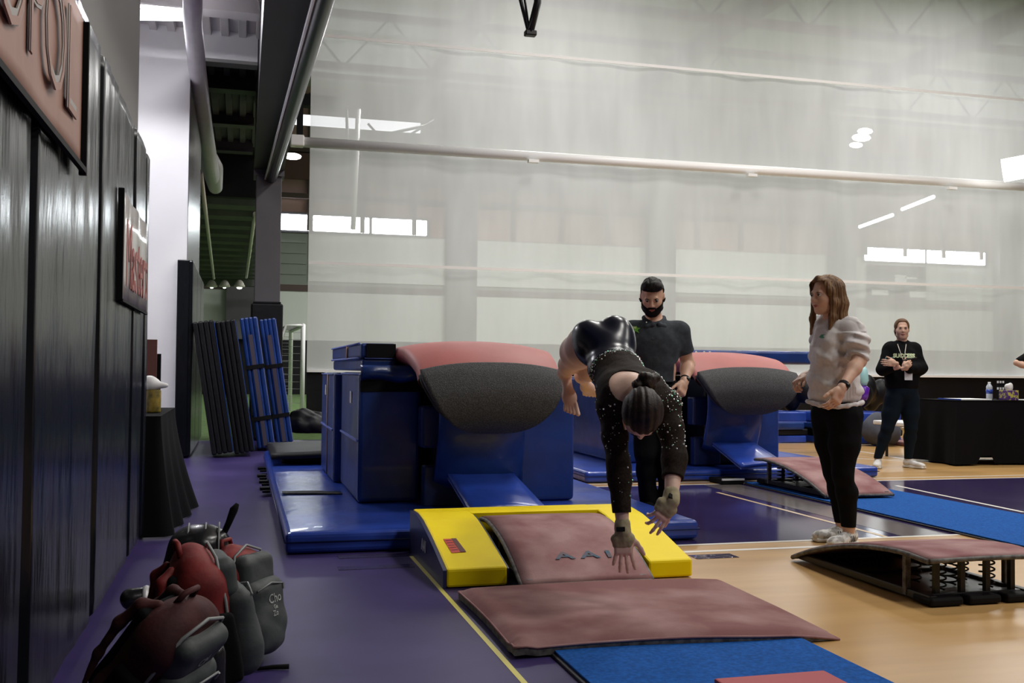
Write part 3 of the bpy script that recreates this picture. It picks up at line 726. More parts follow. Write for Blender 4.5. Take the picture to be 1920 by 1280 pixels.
block(1.87, 2.28, 6.82, 8.10, .135, 1.0, 'tall spotting block on the right of the near vault', M['blue_vinyl'])
block(1.87, 2.28, 8.13, 9.4, .135, 1.0, 'spotting block behind the right one of the near vault', M['blue_vinyl'])
# folded mat on top of the left stack
t = thing('folded_mat', 'blue folded panel mat lying on top of the left spotting blocks', 'mat', (1.1, 8.1, 1.03))
bb = MB()
for z0, z1, x0 in ((1.032, 1.118, .80), (1.122, 1.225, .79)):
    bb.box((x0, 7.05, z0), (1.04, 9.3, z1), bev=.018, seg=2)
part(bb, 'cover', M['blue_vinyl'], t)
bb = MB(); bb.box((.83, 7.036, 1.125), (1.035, 7.048, 1.222), bev=.002); part(bb, 'hook_band', M['black'], t)
bb = MB(); bb.tube([(.785, 7.08, 1.12), (.785, 9.28, 1.12)], .008, 6); bb.tube([(.785, 7.08, 1.222), (.785, 9.28, 1.222)], .008, 6); bb.tube([(.82, 7.044, 1.12), (1.03, 7.044, 1.12)], .006, 6); part(bb, 'piping', M['seam'], t)
bb = MB(); bb.tube([(.783, 7.9, 1.12), (.783, 7.9, 1.22)], .008, 6); part(bb, 'tan_cord', M['seam_tan'], t)

# ---- vault tables
M['tongue'] = mat('tongue_grip', (.028, .028, .030), .75, bump=.9, bscale=130, bdist=.004, col2=(.075, .075, .08), vscale=160, vlo=.45, vhi=.62)
M['tongue_side'] = mat('tongue_side', (.02, .02, .021), .7)
def vault(cx, yt, hw, label, s=1.0):
    """yt = y of the tongue's front face; hw = half width"""
    t = thing('vault_table', label, 'vault table', (cx, yt + .75, .13))
    prof = [(1.50, 1.17), (1.30, 1.21), (1.05, 1.245), (.80, 1.25), (.55, 1.235), (.36, 1.19), (.22, 1.13), (.12, 1.06)]
    ton = [(.12, 1.06), (.065, 1.01), (.025, .95), (.0, .88), (.005, .81), (.03, .75), (.075, .705), (.13, .68)]
    def interp(pr, u):
        q = u * (len(pr) - 1); i = min(int(q), len(pr) - 2); f = q - i
        a = pr[max(i - 1, 0)]; b_ = pr[i]; c = pr[i + 1]; d = pr[min(i + 2, len(pr) - 1)]
        return tuple(.5 * ((2 * b_[k]) + (-a[k] + c[k]) * f + (2 * a[k] - 5 * b_[k] + 4 * c[k] - d[k]) * f * f + (-a[k] + 3 * b_[k] - 3 * c[k] + d[k]) * f ** 3) for k in (0, 1))
    def top(u, v):
        y, z = interp(prof, u); s_ = v * 2 - 1
        w = hw * (1.14 - .14 * min(1, u * 1.15) ** 2)
        dz = -.055 * abs(s_) ** 2.4
        return Vector((cx + w * s_, yt + y * s, z + dz))
    bb = MB(); bb.sheet(top, 28, 28, th=-.0); 
    # drooping sides of the top pad
    def side(sg):
        def f(u, v):
            p = top(u, 1 if sg > 0 else 0); d = v * (.16 - .03 * u)
            return p + Vector((sg * (.030 * math.sin(PI * min(1, v * 1.2)) - .10 * v ** 2), 0, -d))
        return f
    bb.sheet(side(1), 28, 8); bb.sheet(side(-1), 28, 8)
    bb.sheet(lambda u, v: top(0, u) + Vector((0, .02 * math.sin(PI * v), -.16 * v)), 20, 5)
    o = part(bb, 'top_pad', M['salmon'], t)
    bm = bmesh.new(); bm.from_mesh(o.data); bmesh.ops.remove_doubles(bm, verts=bm.verts, dist=.0005); bmesh.ops.recalc_face_normals(bm, faces=bm.faces); bm.to_mesh(o.data); bm.free()
    def ton_f(u, v):
        y, z = interp(ton, u); s_ = v * 2 - 1
        w = hw * (1 - .985 * max(0, u) ** 2.6) ** .5 if u > 0 else hw
        w = hw * max(0.0, 1 - (max(0, u - .02) / .98) ** 1.85) ** .62 + .001
        return Vector((cx + w * s_, yt + y * s, z - .055 * abs(s_) ** 2.4 * (1 - u)))
    bb = MB(); bb.sheet(ton_f, 36, 36, th=0)
    o = part(bb, 'tongue', M['tongue'], t)
    so = o.modifiers.new('s', 'SOLIDIFY'); so.thickness = .05; so.offset = -1
    # edge roll
    pts = [ton_f(i / 40, 0) for i in range(0, 41)] + [ton_f(1 - i / 40, 1) for i in range(0, 41)]
    bb = MB(); bb.tube([p + Vector((0, .012, 0)) for p in pts], .013, 8); part(bb, 'tongue_rim', M['tongue_side'], t)
    # steel underframe and the padded pedestal
    bb = MB(); bb.box((cx - .30, yt + .28, 1.03), (cx + .30, yt + 1.35, 1.08), bev=.02); part(bb, 'underframe', M['black_metal'], t)
    def ped(u, v):
        a = -.26 + .52 * u; z = .33 + .72 * v
        return Vector((cx - .02 + a * (1 - .0 * v), yt + .42 - .12 * math.sin(PI * min(1, v * .9)) + .9 * (a ** 2), z - .06 * (1 - (a / .26) ** 2) * (1 - v)))
    bb = MB(); bb.sheet(ped, 20, 16, th=.08); part(bb, 'pedestal_pad', M['blue_vinyl'], t)
    bb = MB(); bb.tube([ped(0, i / 12) + Vector((-.004, -.008, 0)) for i in range(13)], .006, 6); bb.tube([ped(1, i / 12) + Vector((.004, -.008, 0)) for i in range(13)], .006, 6); part(bb, 'piping', M['seam'], t)
    bb = MB(); bb.box((cx - .22, yt + .55, .13), (cx + .22, yt + 1.25, 1.0), bev=.03); part(bb, 'column', M['black_metal'], t)
    bb = MB(); bb.box((cx - .38, yt + .45, .13), (cx - .10, yt + .56, .40), bev=.01); bb.box((cx - .40, yt + .44, .52), (cx - .12, yt + .60, .80), bev=.02); part(bb, 'side_cushion', M['navy_vinyl'], t)
    bb = MB(); bb.box((cx - .335, yt + 1.27, .13), (cx + .29, yt + 1.33, .99), bev=.01); part(bb, 'shade_panel', M['black_vinyl'], t)  # black panel added so the gap beside the pedestal stays in shade
    # sloping kick pad at the foot
    bb = MB()
    c1 = Vector((cx - .24, yt + .42, .345)); c2 = Vector((cx + .20, yt + .42, .335)); c3 = Vector((cx + .30, yt - .12, .142)); c4 = Vector((cx - .19, yt - .14, .142))
    bb.sheet(lambda u, v: (c1.lerp(c2, u)).lerp(c4.lerp(c3, u), v) + Vector((0, 0, .02 * math.sin(PI * u))), 10, 10, th=.04); part(bb, 'kick_pad', M['blue_vinyl_bright'], t)
    bb = MB(); bb.tube([c1 + Vector((0, -.005, .006)), c4 + Vector((0, -.005, .006))], .006, 6); part(bb, 'kick_piping', M['seam'], t); bb = MB(); bb.tube([c2 + Vector((0, -.005, .006)), c3 + Vector((0, -.005, .006))], .006, 6); part(bb, 'kick_piping', M['seam'], t)
    return t
vault(1.565, 6.26, .465, 'near vault table with salmon top and black speckled tongue behind the gymnast')
vault(4.70, 8.75, .515, 'far vault table with salmon top, beside the woman in the pale sweatshirt')
g2 = 'blue spotting blocks around the far vault'
block(3.66, 4.08, 9.62, 11.2, .12, .98, 'spotting block on the left of the far vault, behind the gymnast', M['blue_vinyl'], grp=g2)
block(5.02, 5.42, 9.50, 11.2, .12, .74, 'bright-sided spotting block on the right of the far vault', M['blue_vinyl'], grp=g2)
bb = MB(); bb.box((4.2, 10.2, .12), (4.98, 11.1, .9), bev=.03); tag(bb.build('spotting_block', M['navy_vinyl']), 'dark spotting block in the middle behind the far vault pedestal', 'spotting block', g2)
t = thing('folded_mat', 'long blue mat with white lettering raised behind the far vault table', 'mat', (5.4, 10.6, .12))
p = YP(1296, 653, 11.3); q = YP(1560, 664, 11.3); zt_ = YP(1400, 657, 11.3).z
bb = MB(); bb.box((p.x, 11.3, zt_ - .16), (7.2, 12.1, zt_), bev=.03); part(bb, 'cover', M['blue_vinyl'], t)
bb = MB(); bb.box((p.x + .3, 11.35, .125), (6.1, 12.05, zt_ - .19)); part(bb, 'supporting_core', M['navy_vinyl'], t)
part_t = text('lettering', 'AAI', .16, M['white_plain'], None, frame_matrix((YP(1316, 660, 11.29).x, 11.292, zt_ - .08), (1, 0, 0), (0, 0, 1)), bold=.004); adopt(part_t, t)
t = thing('flat_board', 'low dark board on the floor against the front edge of the far landing mat', 'board', (4.3, 8.8, 0))
bb = MB(); p = G(1330, 903); q = G(1434, 903); bb.box((p.x, 8.62, .0), (4.55, 8.90, .05), bev=.01); part(bb, 'deck', M['black'], t)
bb = MB(); bb.box((p.x, 8.61, .04), (4.55, 8.63, .056)); part(bb, 'metal_edge', M['steel'], t)

# ---- yellow safety collar
t = thing('safety_collar', 'yellow U-shaped safety collar mat with dark blue sides around the near springboard', 'mat', (1.57, 5.3, .0))
x0, x1, y0, y1 = .95, 2.24, 4.79, 5.80
xi0, xi1, yi = 1.265, 2.0, 5.56
cprof = [(5.80, .245), (5.62, .25), (5.45, .235), (5.2, .188), (5.0, .142), (4.79, .092)]
def cz(y):
    for (a, za), (b_, zb_) in zip(cprof, cprof[1:]):
        if y <= a and y >= b_:
            f = (a - y) / (a - b_); f = f; return za + (zb_ - za) * f
    return cprof[-1][1] if y < 5 else cprof[0][1]
def arm(xa, xb):
    bb = MB(); pts = [(y, z) for y, z in cprof] + [(4.79, .004), (5.80, .004)]
    bb.prism(pts, 'x', xa, xb, bev=.012, seg=2); return bb
M['collar_blue'] = mat('collar_blue', (.020, .022, .085), .4, var=.2, vscale=3, bump=.3, bscale=5, bdist=.01)
bb = arm(x0 + .012, xi0)
bb2 = MB()
bb.prism([(y, z) for y, z in cprof] + [(4.79, .004), (5.80, .004)], 'x', xi1, x1, bev=.012)
bb.prism([(5.80, .245), (5.62, .25), (5.56, .246), (5.56, .004), (5.80, .004)], 'x', xi0 - .01, xi1 + .01)
part(bb, 'yellow_cover', M['yellow'], t)
bb2.prism([(y + (.0 if y > 4.8 else .006), z - .006) for y, z in cprof] + [(4.796, .002), (5.805, .002)], 'x', x0 - .004, x0 + .013); part(bb2, 'blue_side', M['collar_blue'], t)
bb2 = MB(); bb2.prism([(y, z - .006) for y, z in cprof] + [(4.796, .002), (5.805, .002)], 'x', xi0 - .002, xi0 + .006); part(bb2, 'inner_side', M['collar_blue'], t)
o = text('lettering', 'AAI', .085, M['tag_white'], None, frame_matrix((x0 - .008, 5.32, .115), (0, -1, 0), (0, 0, 1)), bold=.002); adopt(o, t)
M['label_red'] = mat('warning_label_red', (.60, .045, .02), .5); M['label_dark'] = mat('warning_label_dark', (.10, .01, .01), .5)
def on_arm(px, py):
    r = ray(px, py)
    for k in range(4000):      # walk along the sight line to the cover
        p = CP + r * (4.2 + k * .0006)
        if 4.79 < p.y < 5.8 and p.z <= cz(p.y) + .0025: return p
    return p
c = [on_arm(831, 1010), on_arm(855, 1009), on_arm(874, 1034), on_arm(847, 1036)]
bb = MB(); bb.quad([c[0], c[3], c[2], c[1]]); o = part(bb, 'warning_label', M['label_red'], t)
bb = MB()
e0 = c[0].lerp(c[1], .62); e3 = c[3].lerp(c[2], .62); up = Vector((0, 0, .0012))
bb.quad([e0 + up, e3 + up, c[2] + up, c[1] + up])
for k in range(5):
    a = .12 + k * .17
    p = c[0].lerp(c[3], a).lerp(c[1].lerp(c[2], a), .08) + up; q = c[0].lerp(c[3], a).lerp(c[1].lerp(c[2], a), .55) + up
    dv = (c[3] - c[0]) * .03; bb.quad([p, p + dv, q + dv, q])
adopt(bb.build('label_print', M['label_dark']), t)

# ---- springboards
M['spring_edge'] = mat('board_edge_worn', (.045, .042, .04), .6, col2=(.16, .15, .14), vscale=30)
def springboard(x0, x1, ylow, yhigh, label, z0=0.0, ztop=.22, full=True, tilt=None, txt=None, grp=None, sag=1.0):
    """low lip at ylow, raised end at yhigh"""
    t = thing('springboard', label, 'springboard', ((x0 + x1) / 2, (ylow + yhigh) / 2, z0), grp)
    L_ = yhigh - ylow
    def prof(u):    # u 0 at low lip, 1 at high end
        return z0 + .035 + (ztop - .035) * (1 - (1 - min(1, u * 1.08)) ** 2.1) - (.012 * max(0, u - .85) / .15)
    def top(u, v):
        return Vector((x0 + (x1 - x0) * v, ylow + L_ * u, prof(u) + .004 * math.sin(PI * v)))
    bb = MB(); bb.sheet(top, 30, 10, th=0); o = part(bb, 'carpet_top', M['maroon'], t)
    so = o.modifiers.new('s', 'SOLIDIFY'); so.thickness = .022; so.offset = 1 if o.data.polygons[0].normal.z < 0 else -1
    bb = MB()
    for v in (0, 1):
        sg = -1 if v == 0 else 1
        bb.tube([top(i / 24, v) + Vector((sg * .004, 0, -.016)) for i in range(25)], .013, 6)
    bb.tube([top(1, i / 8) + Vector((0, .0, -.014)) for i in range(9)], .012, 6); bb.tube([top(0, i / 8) + Vector((0, .0, -.014)) for i in range(9)], .012, 6)
    part(bb, 'edge_trim', M['spring_edge'], t)
    if full:
        s = 1 if L_ > 0 else -1
        bb = MB()
        for x in (x0 + .02, x1 - .06):
            a = ylow + .02 * s; b_ = yhigh - .02 * s
            bb.box((x, min(a, b_), z0 + .012), (x + .04, max(a, b_), z0 + .05), bev=.006)
        for yy in (ylow + .1 * s, ylow + L_ * .45, yhigh - .1 * s):
            bb.box((x0 + .03, yy - .03, z0 + .016), (x1 - .03, yy + .03, z0 + .046), bev=.005)
        part(bb, 'base_frame', M['black_metal'], t)
        bb = MB(); bb.box((x0 + .04, min(ylow + L_ * .1, yhigh - .05 * s), z0 + .02), (x1 - .04, max(ylow + L_ * .1, yhigh - .05 * s), z0 + .032)); part(bb, 'base_plate', M['black_metal'], t)
        # wing plates under the high end and the posts
        for k in range(3):
            xa = x0 + (x1 - x0) * (k / 3) + .012; xb = xa + (x1 - x0) / 3 - .03
            bb = MB(); bb.box((xa, min(yhigh - .14 * s, yhigh), z0 + .004), (xb, max(yhigh - .14 * s, yhigh), z0 + .042), bev=.012); part(bb, 'foot_pad', M['black'], t)
        for x in (x0 + .015, x1 - .045):
            yy = yhigh - .20 * s; zz = prof(.86)
            bb = MB(); bb.box((x, yy - .012, z0 + .02), (x + .028, yy + .012, zz - .02)); part(bb, 'side_bracket', M['spring_edge'], t)
        for xx in np.linspace(x0 + .10, x1 - .10, 4):
            bb = MB(); bb.box((xx - .012, yhigh - .085 * s - .012, z0 + .03), (xx + .012, yhigh - .085 * s + .012, prof(.95) - .02)); part(bb, 'post', M['black_metal'], t)
        for (fx, fy) in ((.28, .16), (.72, .16), (.28, .34), (.72, .34), (.5, .25)):
            cx_ = x0 + (x1 - x0) * fx; cy_ = yhigh - s * fy; zt = prof(1 - fy / abs(L_)) - .024; zb_ = z0 + .04
            n = 66; pts = [(cx_ + .034 * math.cos(i * 2 * PI * 5.5 / n), cy_ + .034 * math.sin(i * 2 * PI * 5.5 / n), zb_ + (zt - zb_) * i / n) for i in range(n + 1)]
            bb = MB(); bb.tube(pts, .0045, 6); part(bb, 'coil_spring', M['black_metal'], t)
    if txt:
        p = top(.20, .55)
        n = (top(.24, .55) - top(.16, .55)).normalized()
        o = text('lettering', txt, .085, M['board_blue'], None, frame_matrix(p + Vector((0, 0, .004)), (1, 0, 0), n), ext=.0006, bold=.002, space=1.5, sx=1.7); adopt(o, t)
    return t
M['board_blue'] = mat('board_blue_print', (.06, .13, .20), .9, col2=(.16, .12, .13), vscale=30)
springboard(1.305, 1.965, 4.66, 5.53, 'maroon carpeted springboard inside the yellow collar under the gymnast', ztop=.245, txt='AAI')
springboard(2.99, 3.60, 5.09, 3.93, 'spare springboard with visible springs on the tan floor at the right edge', ztop=.235)
springboard(4.60, 5.22, 7.32, 8.50, 'far springboard on the blue runway behind the woman in the pale sweatshirt', z0=.024, ztop=.245)

# ---- runways and hand mat
def runway(x0, x1, y0, y1, label):
    t = thing('runway_carpet', label, 'runway', ((x0 + x1) / 2, (y0 + y1) / 2, 0))
    bb = MB(); bb.box((x0, y0, .0122), (x1, y1, .0225), bev=.003); part(bb, 'carpet_surface', M['blue_carpet'], t)
    bb = MB(); bb.box((x0 - .012, y0, .001), (x1 + .012, y1, .012), bev=.003); part(bb, 'foam_backing', M['dark_steel'], t)
runway(1.125, 2.115, -2.5, 3.70, 'blue runway carpet leading to the maroon hand mat')
runway(4.56, 5.58, -2.5, 8.62, 'blue runway carpet leading to the far springboard')
# white line beside the near runway
bb = MB(); bb.box((2.128, -2.5, 0.0005), (2.15, 3.9, .003)); struct(bb.build('trim_2', M['fl_white']))
t = thing('hand_mat', 'maroon hand mat with chalk smudges across the end of the near runway', 'mat', (1.62, 4.1, 0))
def hm(u, v):
    x = .97 + (2.285 - .97) * u; y = 3.57 + (4.56 - 3.57) * v
    e = min(u, 1 - u) * 1.27; ey = min(v, 1 - v) * 1.0
    z = .034 + .022 * min(1, e / .05) ** .5 * min(1, ey / .05) ** .5 + .010 * math.sin(u * 3.2 + .3) + .006 * mnoise.noise(Vector((x * 2, y * 2, 1)))
    if u > .82: z -= .022 * ((u - .82) / .18) ** 1.6 * (1 - v * .6)
    if v < .08 and u < .06: z += .01
    return Vector((x + .012 * math.sin(v * 3), y - .02 * u * (1 - v) + (.02 * math.sin(u * 6) if v < .5 else 0), z))
M['hand_mat'] = mat('hand_mat_top', (.20, .085, .082), .85, col2=(.38, .235, .225), vscale=2.6, bump=.4, bscale=260, bdist=.003, spec=.25, vlo=.42, vhi=.74)
bb = MB(); bb.sheet(hm, 50, 40, th=0); o = part(bb, 'top_surface', M['hand_mat'], t)
bb = MB()
ring = [hm(i / 30, 0) for i in range(31)] + [hm(1, i / 20) for i in range(1, 21)] + [hm(1 - i / 30, 1) for i in range(1, 31)] + [hm(0, 1 - i / 20) for i in range(1, 21)]
for p, q in zip(ring, ring[1:]):
    bb.quad([p, q, Vector((q.x, q.y, max(.004, q.z - .032))), Vector((p.x, p.y, max(.004, p.z - .032)))])
    bb.quad([Vector((p.x, p.y, max(.004, p.z - .032))), Vector((q.x, q.y, max(.004, q.z - .032))), Vector((1.62, 4.1, .024)), Vector((1.62, 4.1, .024)) + Vector((1e-4, 0, 0))])
part(bb, 'foam_edge', M['spring_edge'], t)
bb = MB(); bb.tube([p + Vector((0, 0, -.002)) for p in ring], .005, 6); part(bb, 'edge_roll', M['maroon'], t)
# clear tape on the floor
m = mat('clear_tape', (.10, .08, .13), .06, spec=.9, bump=.6, bscale=18, bdist=.01, coat=.8); M['clear_tape'] = m
for k, (px, py, w_, d_) in enumerate([(705, 1042, .42, .10), (705, 1063, .40, .09), (1338, 1043, .26, .12)]):
    p = G(px, py); bb = MB(); bb.box((p.x - w_ / 2, p.y - d_ / 2, .0005), (p.x + w_ / 2, p.y + d_ / 2, .0025))
    tag(bb.build('clear_tape', m), ['upper strip of shiny clear tape on the purple floor beside the yellow collar', 'lower strip of shiny clear tape on the purple floor beside the yellow collar', 'shiny clear tape on the tan floor right of the yellow collar'][k], 'tape', 'strips of clear tape')
p = G(1340, 1279, .03); bb = MB(); bb.box((1.52, 2.6, .023), (1.93, 3.085, .04), bev=.006); tag(bb.build('red_pad', mat('red_pad', (.35, .03, .04), .6)), 'red pad on the blue runway at the bottom edge of the photo', 'pad')

# ---- leaning panel mats by the column
def leaning(pxb, pyb, wd, hgt, lean, label, m, straps=True):
    p = G(pxb, pyb)
    t = thing('leaning_mat', label, 'mat', (p.x, p.y, 0), 'folded panel mats leaning on the corridor wall')
    R = Matrix.Rotation(-lean, 3, 'Y')
    def bx(bb, a, b_, bev=0):
        a = Vector(a); b_ = Vector(b_); c = R @ ((a + b_) / 2); d = (b_ - a) / 2
        bb.box(tuple(c - d), tuple(c + d), bev=bev, rot=R)
    bb = MB(); 
    for k in range(4): bx(bb, (wd * k / 4, 0, .03), (wd * (k + 1) / 4 - .002, .62, hgt), bev=.02)
    o = bb.build('panel', m); o.parent = t
    if straps:
        bb = MB(); bx(bb, (wd * .36, -.006, .06), (wd * .60, .002, hgt - .22)); o = bb.build('velcro_strip', mat('velcro', (.075, .06, .085), .9) if 'velcro' not in M else M['velcro']); o.parent = t
        for z in (.36, .98):
            z *= hgt / 1.6; bb = MB(); bx(bb, (-.008, -.012, z), (wd + .008, .63, z + .05)); o = bb.build('strap', M['black']); o.parent = t
    bb = MB(); bx(bb, (wd - .004, -.004, .05), (wd + .004, .004, hgt - .02)); o = bb.build('piping', M['seam'] if straps else M['blue_vinyl']); o.parent = t
    return t
M['velcro'] = mat('velcro', (.075, .06, .085), .9)
leaning(398, 859, .24, 1.58, math.radians(9), 'leftmost and darkest of the four mats leaning by the corridor', M['black_vinyl'], False)
leaning(441, 857, .23, 1.60, math.radians(9.2), 'second dark mat leaning by the corridor, left of the blue pair', M['black_vinyl'], False)
leaning(484, 846, .21, 1.68, math.radians(8.6), 'left one of the two blue leaning mats with black straps', M['blue_vinyl'])
leaning(520, 838, .21, 1.70, math.radians(8.8), 'rightmost blue leaning mat with black straps', M['blue_vinyl'])
# dark bags heap behind the leaning mats
f = Field(); c = G(580, 832)
for k in range(9): f.ell((c.x + random.uniform(-.12, .25), c.y + .3 + random.uniform(-.2, .3), .16 + random.uniform(0, .22)), (.2, .2, .14), k=.05)
o = sdf_mesh('gym_bag', f, M['black_vinyl'], h=.015, clip=lambda X, Y, Z: .145 - Z + 0 * X + 0 * Y, disp=lambda x, y, z: .01 * np.sin(x * 30 + z * 22) * np.sin(y * 25))
tag(o, 'dark heap of gym bag between the leaning mats and the spotting blocks', 'bag')

# ---- far stacked mats and benches
def far_stack(x0, x1, y0, y1, label):
    t = thing('mat_stack', label, 'mat', ((x0 + x1) / 2, (y0 + y1) / 2, 0), 'blue folded mats by the far black wall')
    for k, (za, zb_, m) in enumerate([(.004, .11, M['blue_vinyl_bright']), (.115, .21, M['black_vinyl']), (.215, .31, M['blue_vinyl']), (.315, .46, M['blue_vinyl_bright'])]):
        bb = MB(); off = .05 * math.sin(k * 2.1); bb.box((x0 + off, y0 + off * .5, za), (x1 + off, y1, zb_), bev=.02); part(bb, 'folded_panel', m, t)
    bb = MB(); bb.tube([(x0, y0 - .0, .312), (x1, y0 - .0, .312)], .008, 6); bb.tube([(x0, y0, .21), (x1 - .05, y0, .21)], .006, 6); part(bb, 'piping', M['seam'], t)
a = G(1452, 831); b_ = G(1520, 831)
far_stack(a.x - .4, b_.x - .02, 13.5, 14.6, 'blue mat stack left of the woman in the pale sweatshirt')
a = G(1600, 833); b_ = G(1700, 833)
far_stack(b_.x - 1.25, b_.x, 13.15, 14.3, 'blue mat stack behind the legs of the woman in black')
bb = MB(); p = G(1712, 838); bb.box((p.x - .05, 12.6, .004), (p.x + 1.6, 13.6, .06), bev=.015); tag(bb.build('flat_mat', M['maroon']), 'thin maroon mat on the floor behind the black draped table', 'mat')
# low white bench/table
t = thing('low_table', 'low white folding table behind the woman in black', 'table', (9.3, 12.6, 0))
p = DP(1668, 788, 13.2); q = DP(1803, 790, 13.0); zt = .45
p = G(1668, 790, zt); q = G(1815, 790, zt)
bb = MB(); bb.box((p.x, p.y - .3, zt - .05), (q.x + .1, p.y + .35, zt), bev=.012); part(bb, 'table_top', M['white_plain'], t)
for x in (p.x + .1, q.x):
    for y in (p.y - .2, p.y + .2):
        bb = MB(); bb.tube([(x, y, 0), (x, y, zt - .05)], .018, 8); part(bb, 'leg', M['black_metal'], t)
tz, ty = zt, p.y
f = Field(); f.ell((p.x + .62, ty - .1, tz + .05), (.10, .07, .05)).ell((p.x + .70, ty - .06, tz + .06), (.06, .06, .05)); o = sdf_mesh('shoe_bag', f, mat('grey_cloth', (.25, .23, .22), .8), h=.01); tag(o, 'small grey pouch on the low white table', 'bag')
f = Field(); f.ell((p.x + .88, ty, tz + .06), (.14, .07, .05)).ell((p.x + .98, ty, tz + .10), (.05, .05, .07)); o = sdf_mesh('folded_towel', f, mat('pale_cloth', (.5, .48, .45), .8), h=.01); tag(o, 'crumpled pale towel on the right end of the low white table', 'towel')
f = Field(); c = G(1738, 846); c = Vector((c.x, c.y + 1.0, 0)); f.ell((c.x, c.y, .21), (.30, .22, .21)).ell((c.x - .1, c.y, .32), (.16, .14, .16), k=.08)
o = sdf_mesh('duffel_bag', f, mat('slate_cloth', (.06, .065, .09), .8, var=.3, vscale=5), h=.016, disp=lambda x, y, z: .012 * np.sin(x * 18 + z * 9)); tag(o, 'slate grey duffel bag on the floor below the low white table', 'bag')
# black backdrop bags and bottles on the stacks
f = Field()
for k in range(16): f.ell((7.9 + .14 * k, 14.2 + .2 * math.sin(k), .73 + .08 * math.sin(k * 1.7)), (.15, .15, .20 + .04 * math.sin(k * 2.3)), k=.05)
o = sdf_mesh('black_bag', f, M['black_vinyl'], h=.025); tag(o, 'heap of black bag piled on the far blue mats', 'bag'); 
c = G(1617, 760, .46); 
def bottle(name, base, r, h, m, mcap, label, cat='bottle'):
    t = thing(name, label, cat, tuple(base))
    bb = MB(); bb.lathe([(r * .92, 0), (r, .01), (r, h * .55), (r * .9, h * .62), (r * .98, h * .7), (r * .42, h * .88), (r * .38, h * .93)], tuple(base), 18); part(bb, 'bottle_body', m, t)
    bb = MB(); bb.lathe([(r * .46, h * .92), (r * .48, h * .94), (r * .46, h), (r * .2, h * 1.005)], tuple(base), 14); part(bb, 'cap', mcap, t)
    return t
cup = Vector((DP(1618, 765, 13.6).x, DP(1618, 765, 13.6).y, .49))
p = DP(1618, 750, 13.4)
bb = MB(); bb.lathe([(.05, 0), (.07, .05), (.085, .16), (.05, .19)], (p.x, p.y, p.z), 14); o = bb.build('purple_bottle', mat('purple_plastic', (.10, .01, .35), .3)); tag(o, 'purple bottle bottom part glimpsed behind the pale sweatshirt', 'bottle')
bb = MB(); bb.lathe([(.05, 0), (.075, .06), (.06, .20), (.03, .24)], (p.x, p.y, p.z + .20), 14); bb.build('bottle_top', mat('pale_cyan_plastic', (.35, .62, .65), .3), o)

# ---- judges' table
t = thing('draped_table', 'judges table covered by a floor-length black cloth at the right edge', 'table', (8.7, 10.3, 0))
tx0, tx1, ty0, ty1, tzz = 7.93, 9.75, 9.92, 10.62, .745
bb = MB(); bb.box((tx0 + .02, ty0 + .02, tzz - .03), (tx1 - .02, ty1 - .02, tzz - .004)); part(bb, 'table_top', M['white_plain'], t)
for x in (tx0 + .15, tx1 - .15):
    for y in (ty0 + .12, ty1 - .12):
        bb = MB(); bb.tube([(x, y, 0), (x, y, tzz - .03)], .016, 8); part(bb, 'leg', M['black_metal'], t)
M['table_cloth'] = mat('black_table_cloth', (.004, .004, .005), .9, spec=.12)
def cloth_ring(s):      # s 0..1 around the table
    per = [(tx0, ty0), (tx1, ty0), (tx1, ty1), (tx0, ty1), (tx0, ty0)]
    q = s * 4; i = min(int(q), 3); f_ = q - i
    return per[i][0] + (per[i + 1][0] - per[i][0]) * f_, per[i][1] + (per[i + 1][1] - per[i][1]) * f_
cxm, cym = (tx0 + tx1) / 2, (ty0 + ty1) / 2
def cl(u, v):
    x, y = cloth_ring(u); d = Vector((x - cxm, (y - cym) * 1.6)).normalized()
    corner = abs(((u * 4) % 1) - .5) * 2
    r = v * (.035 + .07 * corner ** 6) + .022 * v * math.sin(u * 60)
    zb_ = .02
    if u < .25: zb_ = .02 + (.09 if .16 < u * 4 < .26 else 0) + (.30 if u * 4 > .80 else 0)
    return Vector((x + d.x * r, y + d.y * r, tzz - (tzz - zb_) * v))
cb = thing('table_cloth', 'black cloth hanging over the judges table with a gap at the hem', 'cloth', (8.7, 10.3, tzz))
bb = MB(); bb.sheet(cl, 160, 14); bb.box((tx0 - .004, ty0 - .004, tzz - .003), (tx1 + .004, ty1 + .004, tzz + .002)); part(bb, 'drape', M['table_cloth'], cb)
pz = tzz + .003
def quadpaper(name, label, c, mt, th=.012):
    bb = MB(); bb.prism([(q.x, q.y) for q in c], 'z', pz, pz + th); return tag(bb.build(name, mt), label, 'paper')
p = G(1800, 744, pz); bb = MB()
c = [G(1783, 738.5, pz + .01), G(1826, 737.5, pz + .01), G(1850, 746, pz + .01), G(1812, 747.5, pz + .01)]
cx_ = 8.28; bb.box((8.02, 9.97, pz), (8.44, 10.34, pz + .014), bev=.002, rot=None); tag(bb.build('paper_stack', M['white_plain']), 'stack of white papers on the left end of the judges table', 'paper')
bb = MB(); bb.box((7.99, 9.96, pz), (8.01, 10.34, pz + .016)); tag(bb.build('blue_folder', M['blue_vinyl_bright']), 'thin blue folder edge sticking out left of the white papers', 'folder')
bb = MB(); bb.box((8.86, 9.95, pz), (9.3, 10.2, pz + .006)); tag(bb.build('paper_sheet', M['white_plain']), 'white paper sheet right of the tissue box on the judges table', 'paper')
bp = YP(1855, 747, 10.1)
t = thing('water_bottle', 'clear plastic water bottle with a blue label on the judges table', 'bottle', (bp.x, 10.1, pz))
M['clear_plastic'] = mat('clear_bottle_plastic', (.50, .55, .62), .12, spec=.7)
bb = MB(); bb.lathe([(.034, 0), (.036, .01), (.036, .12), (.034, .13), (.036, .14), (.034, .16), (.018, .185), (.014, .195)], (bp.x, 10.1, pz), 18); part(bb, 'bottle_body', M['clear_plastic'], t)
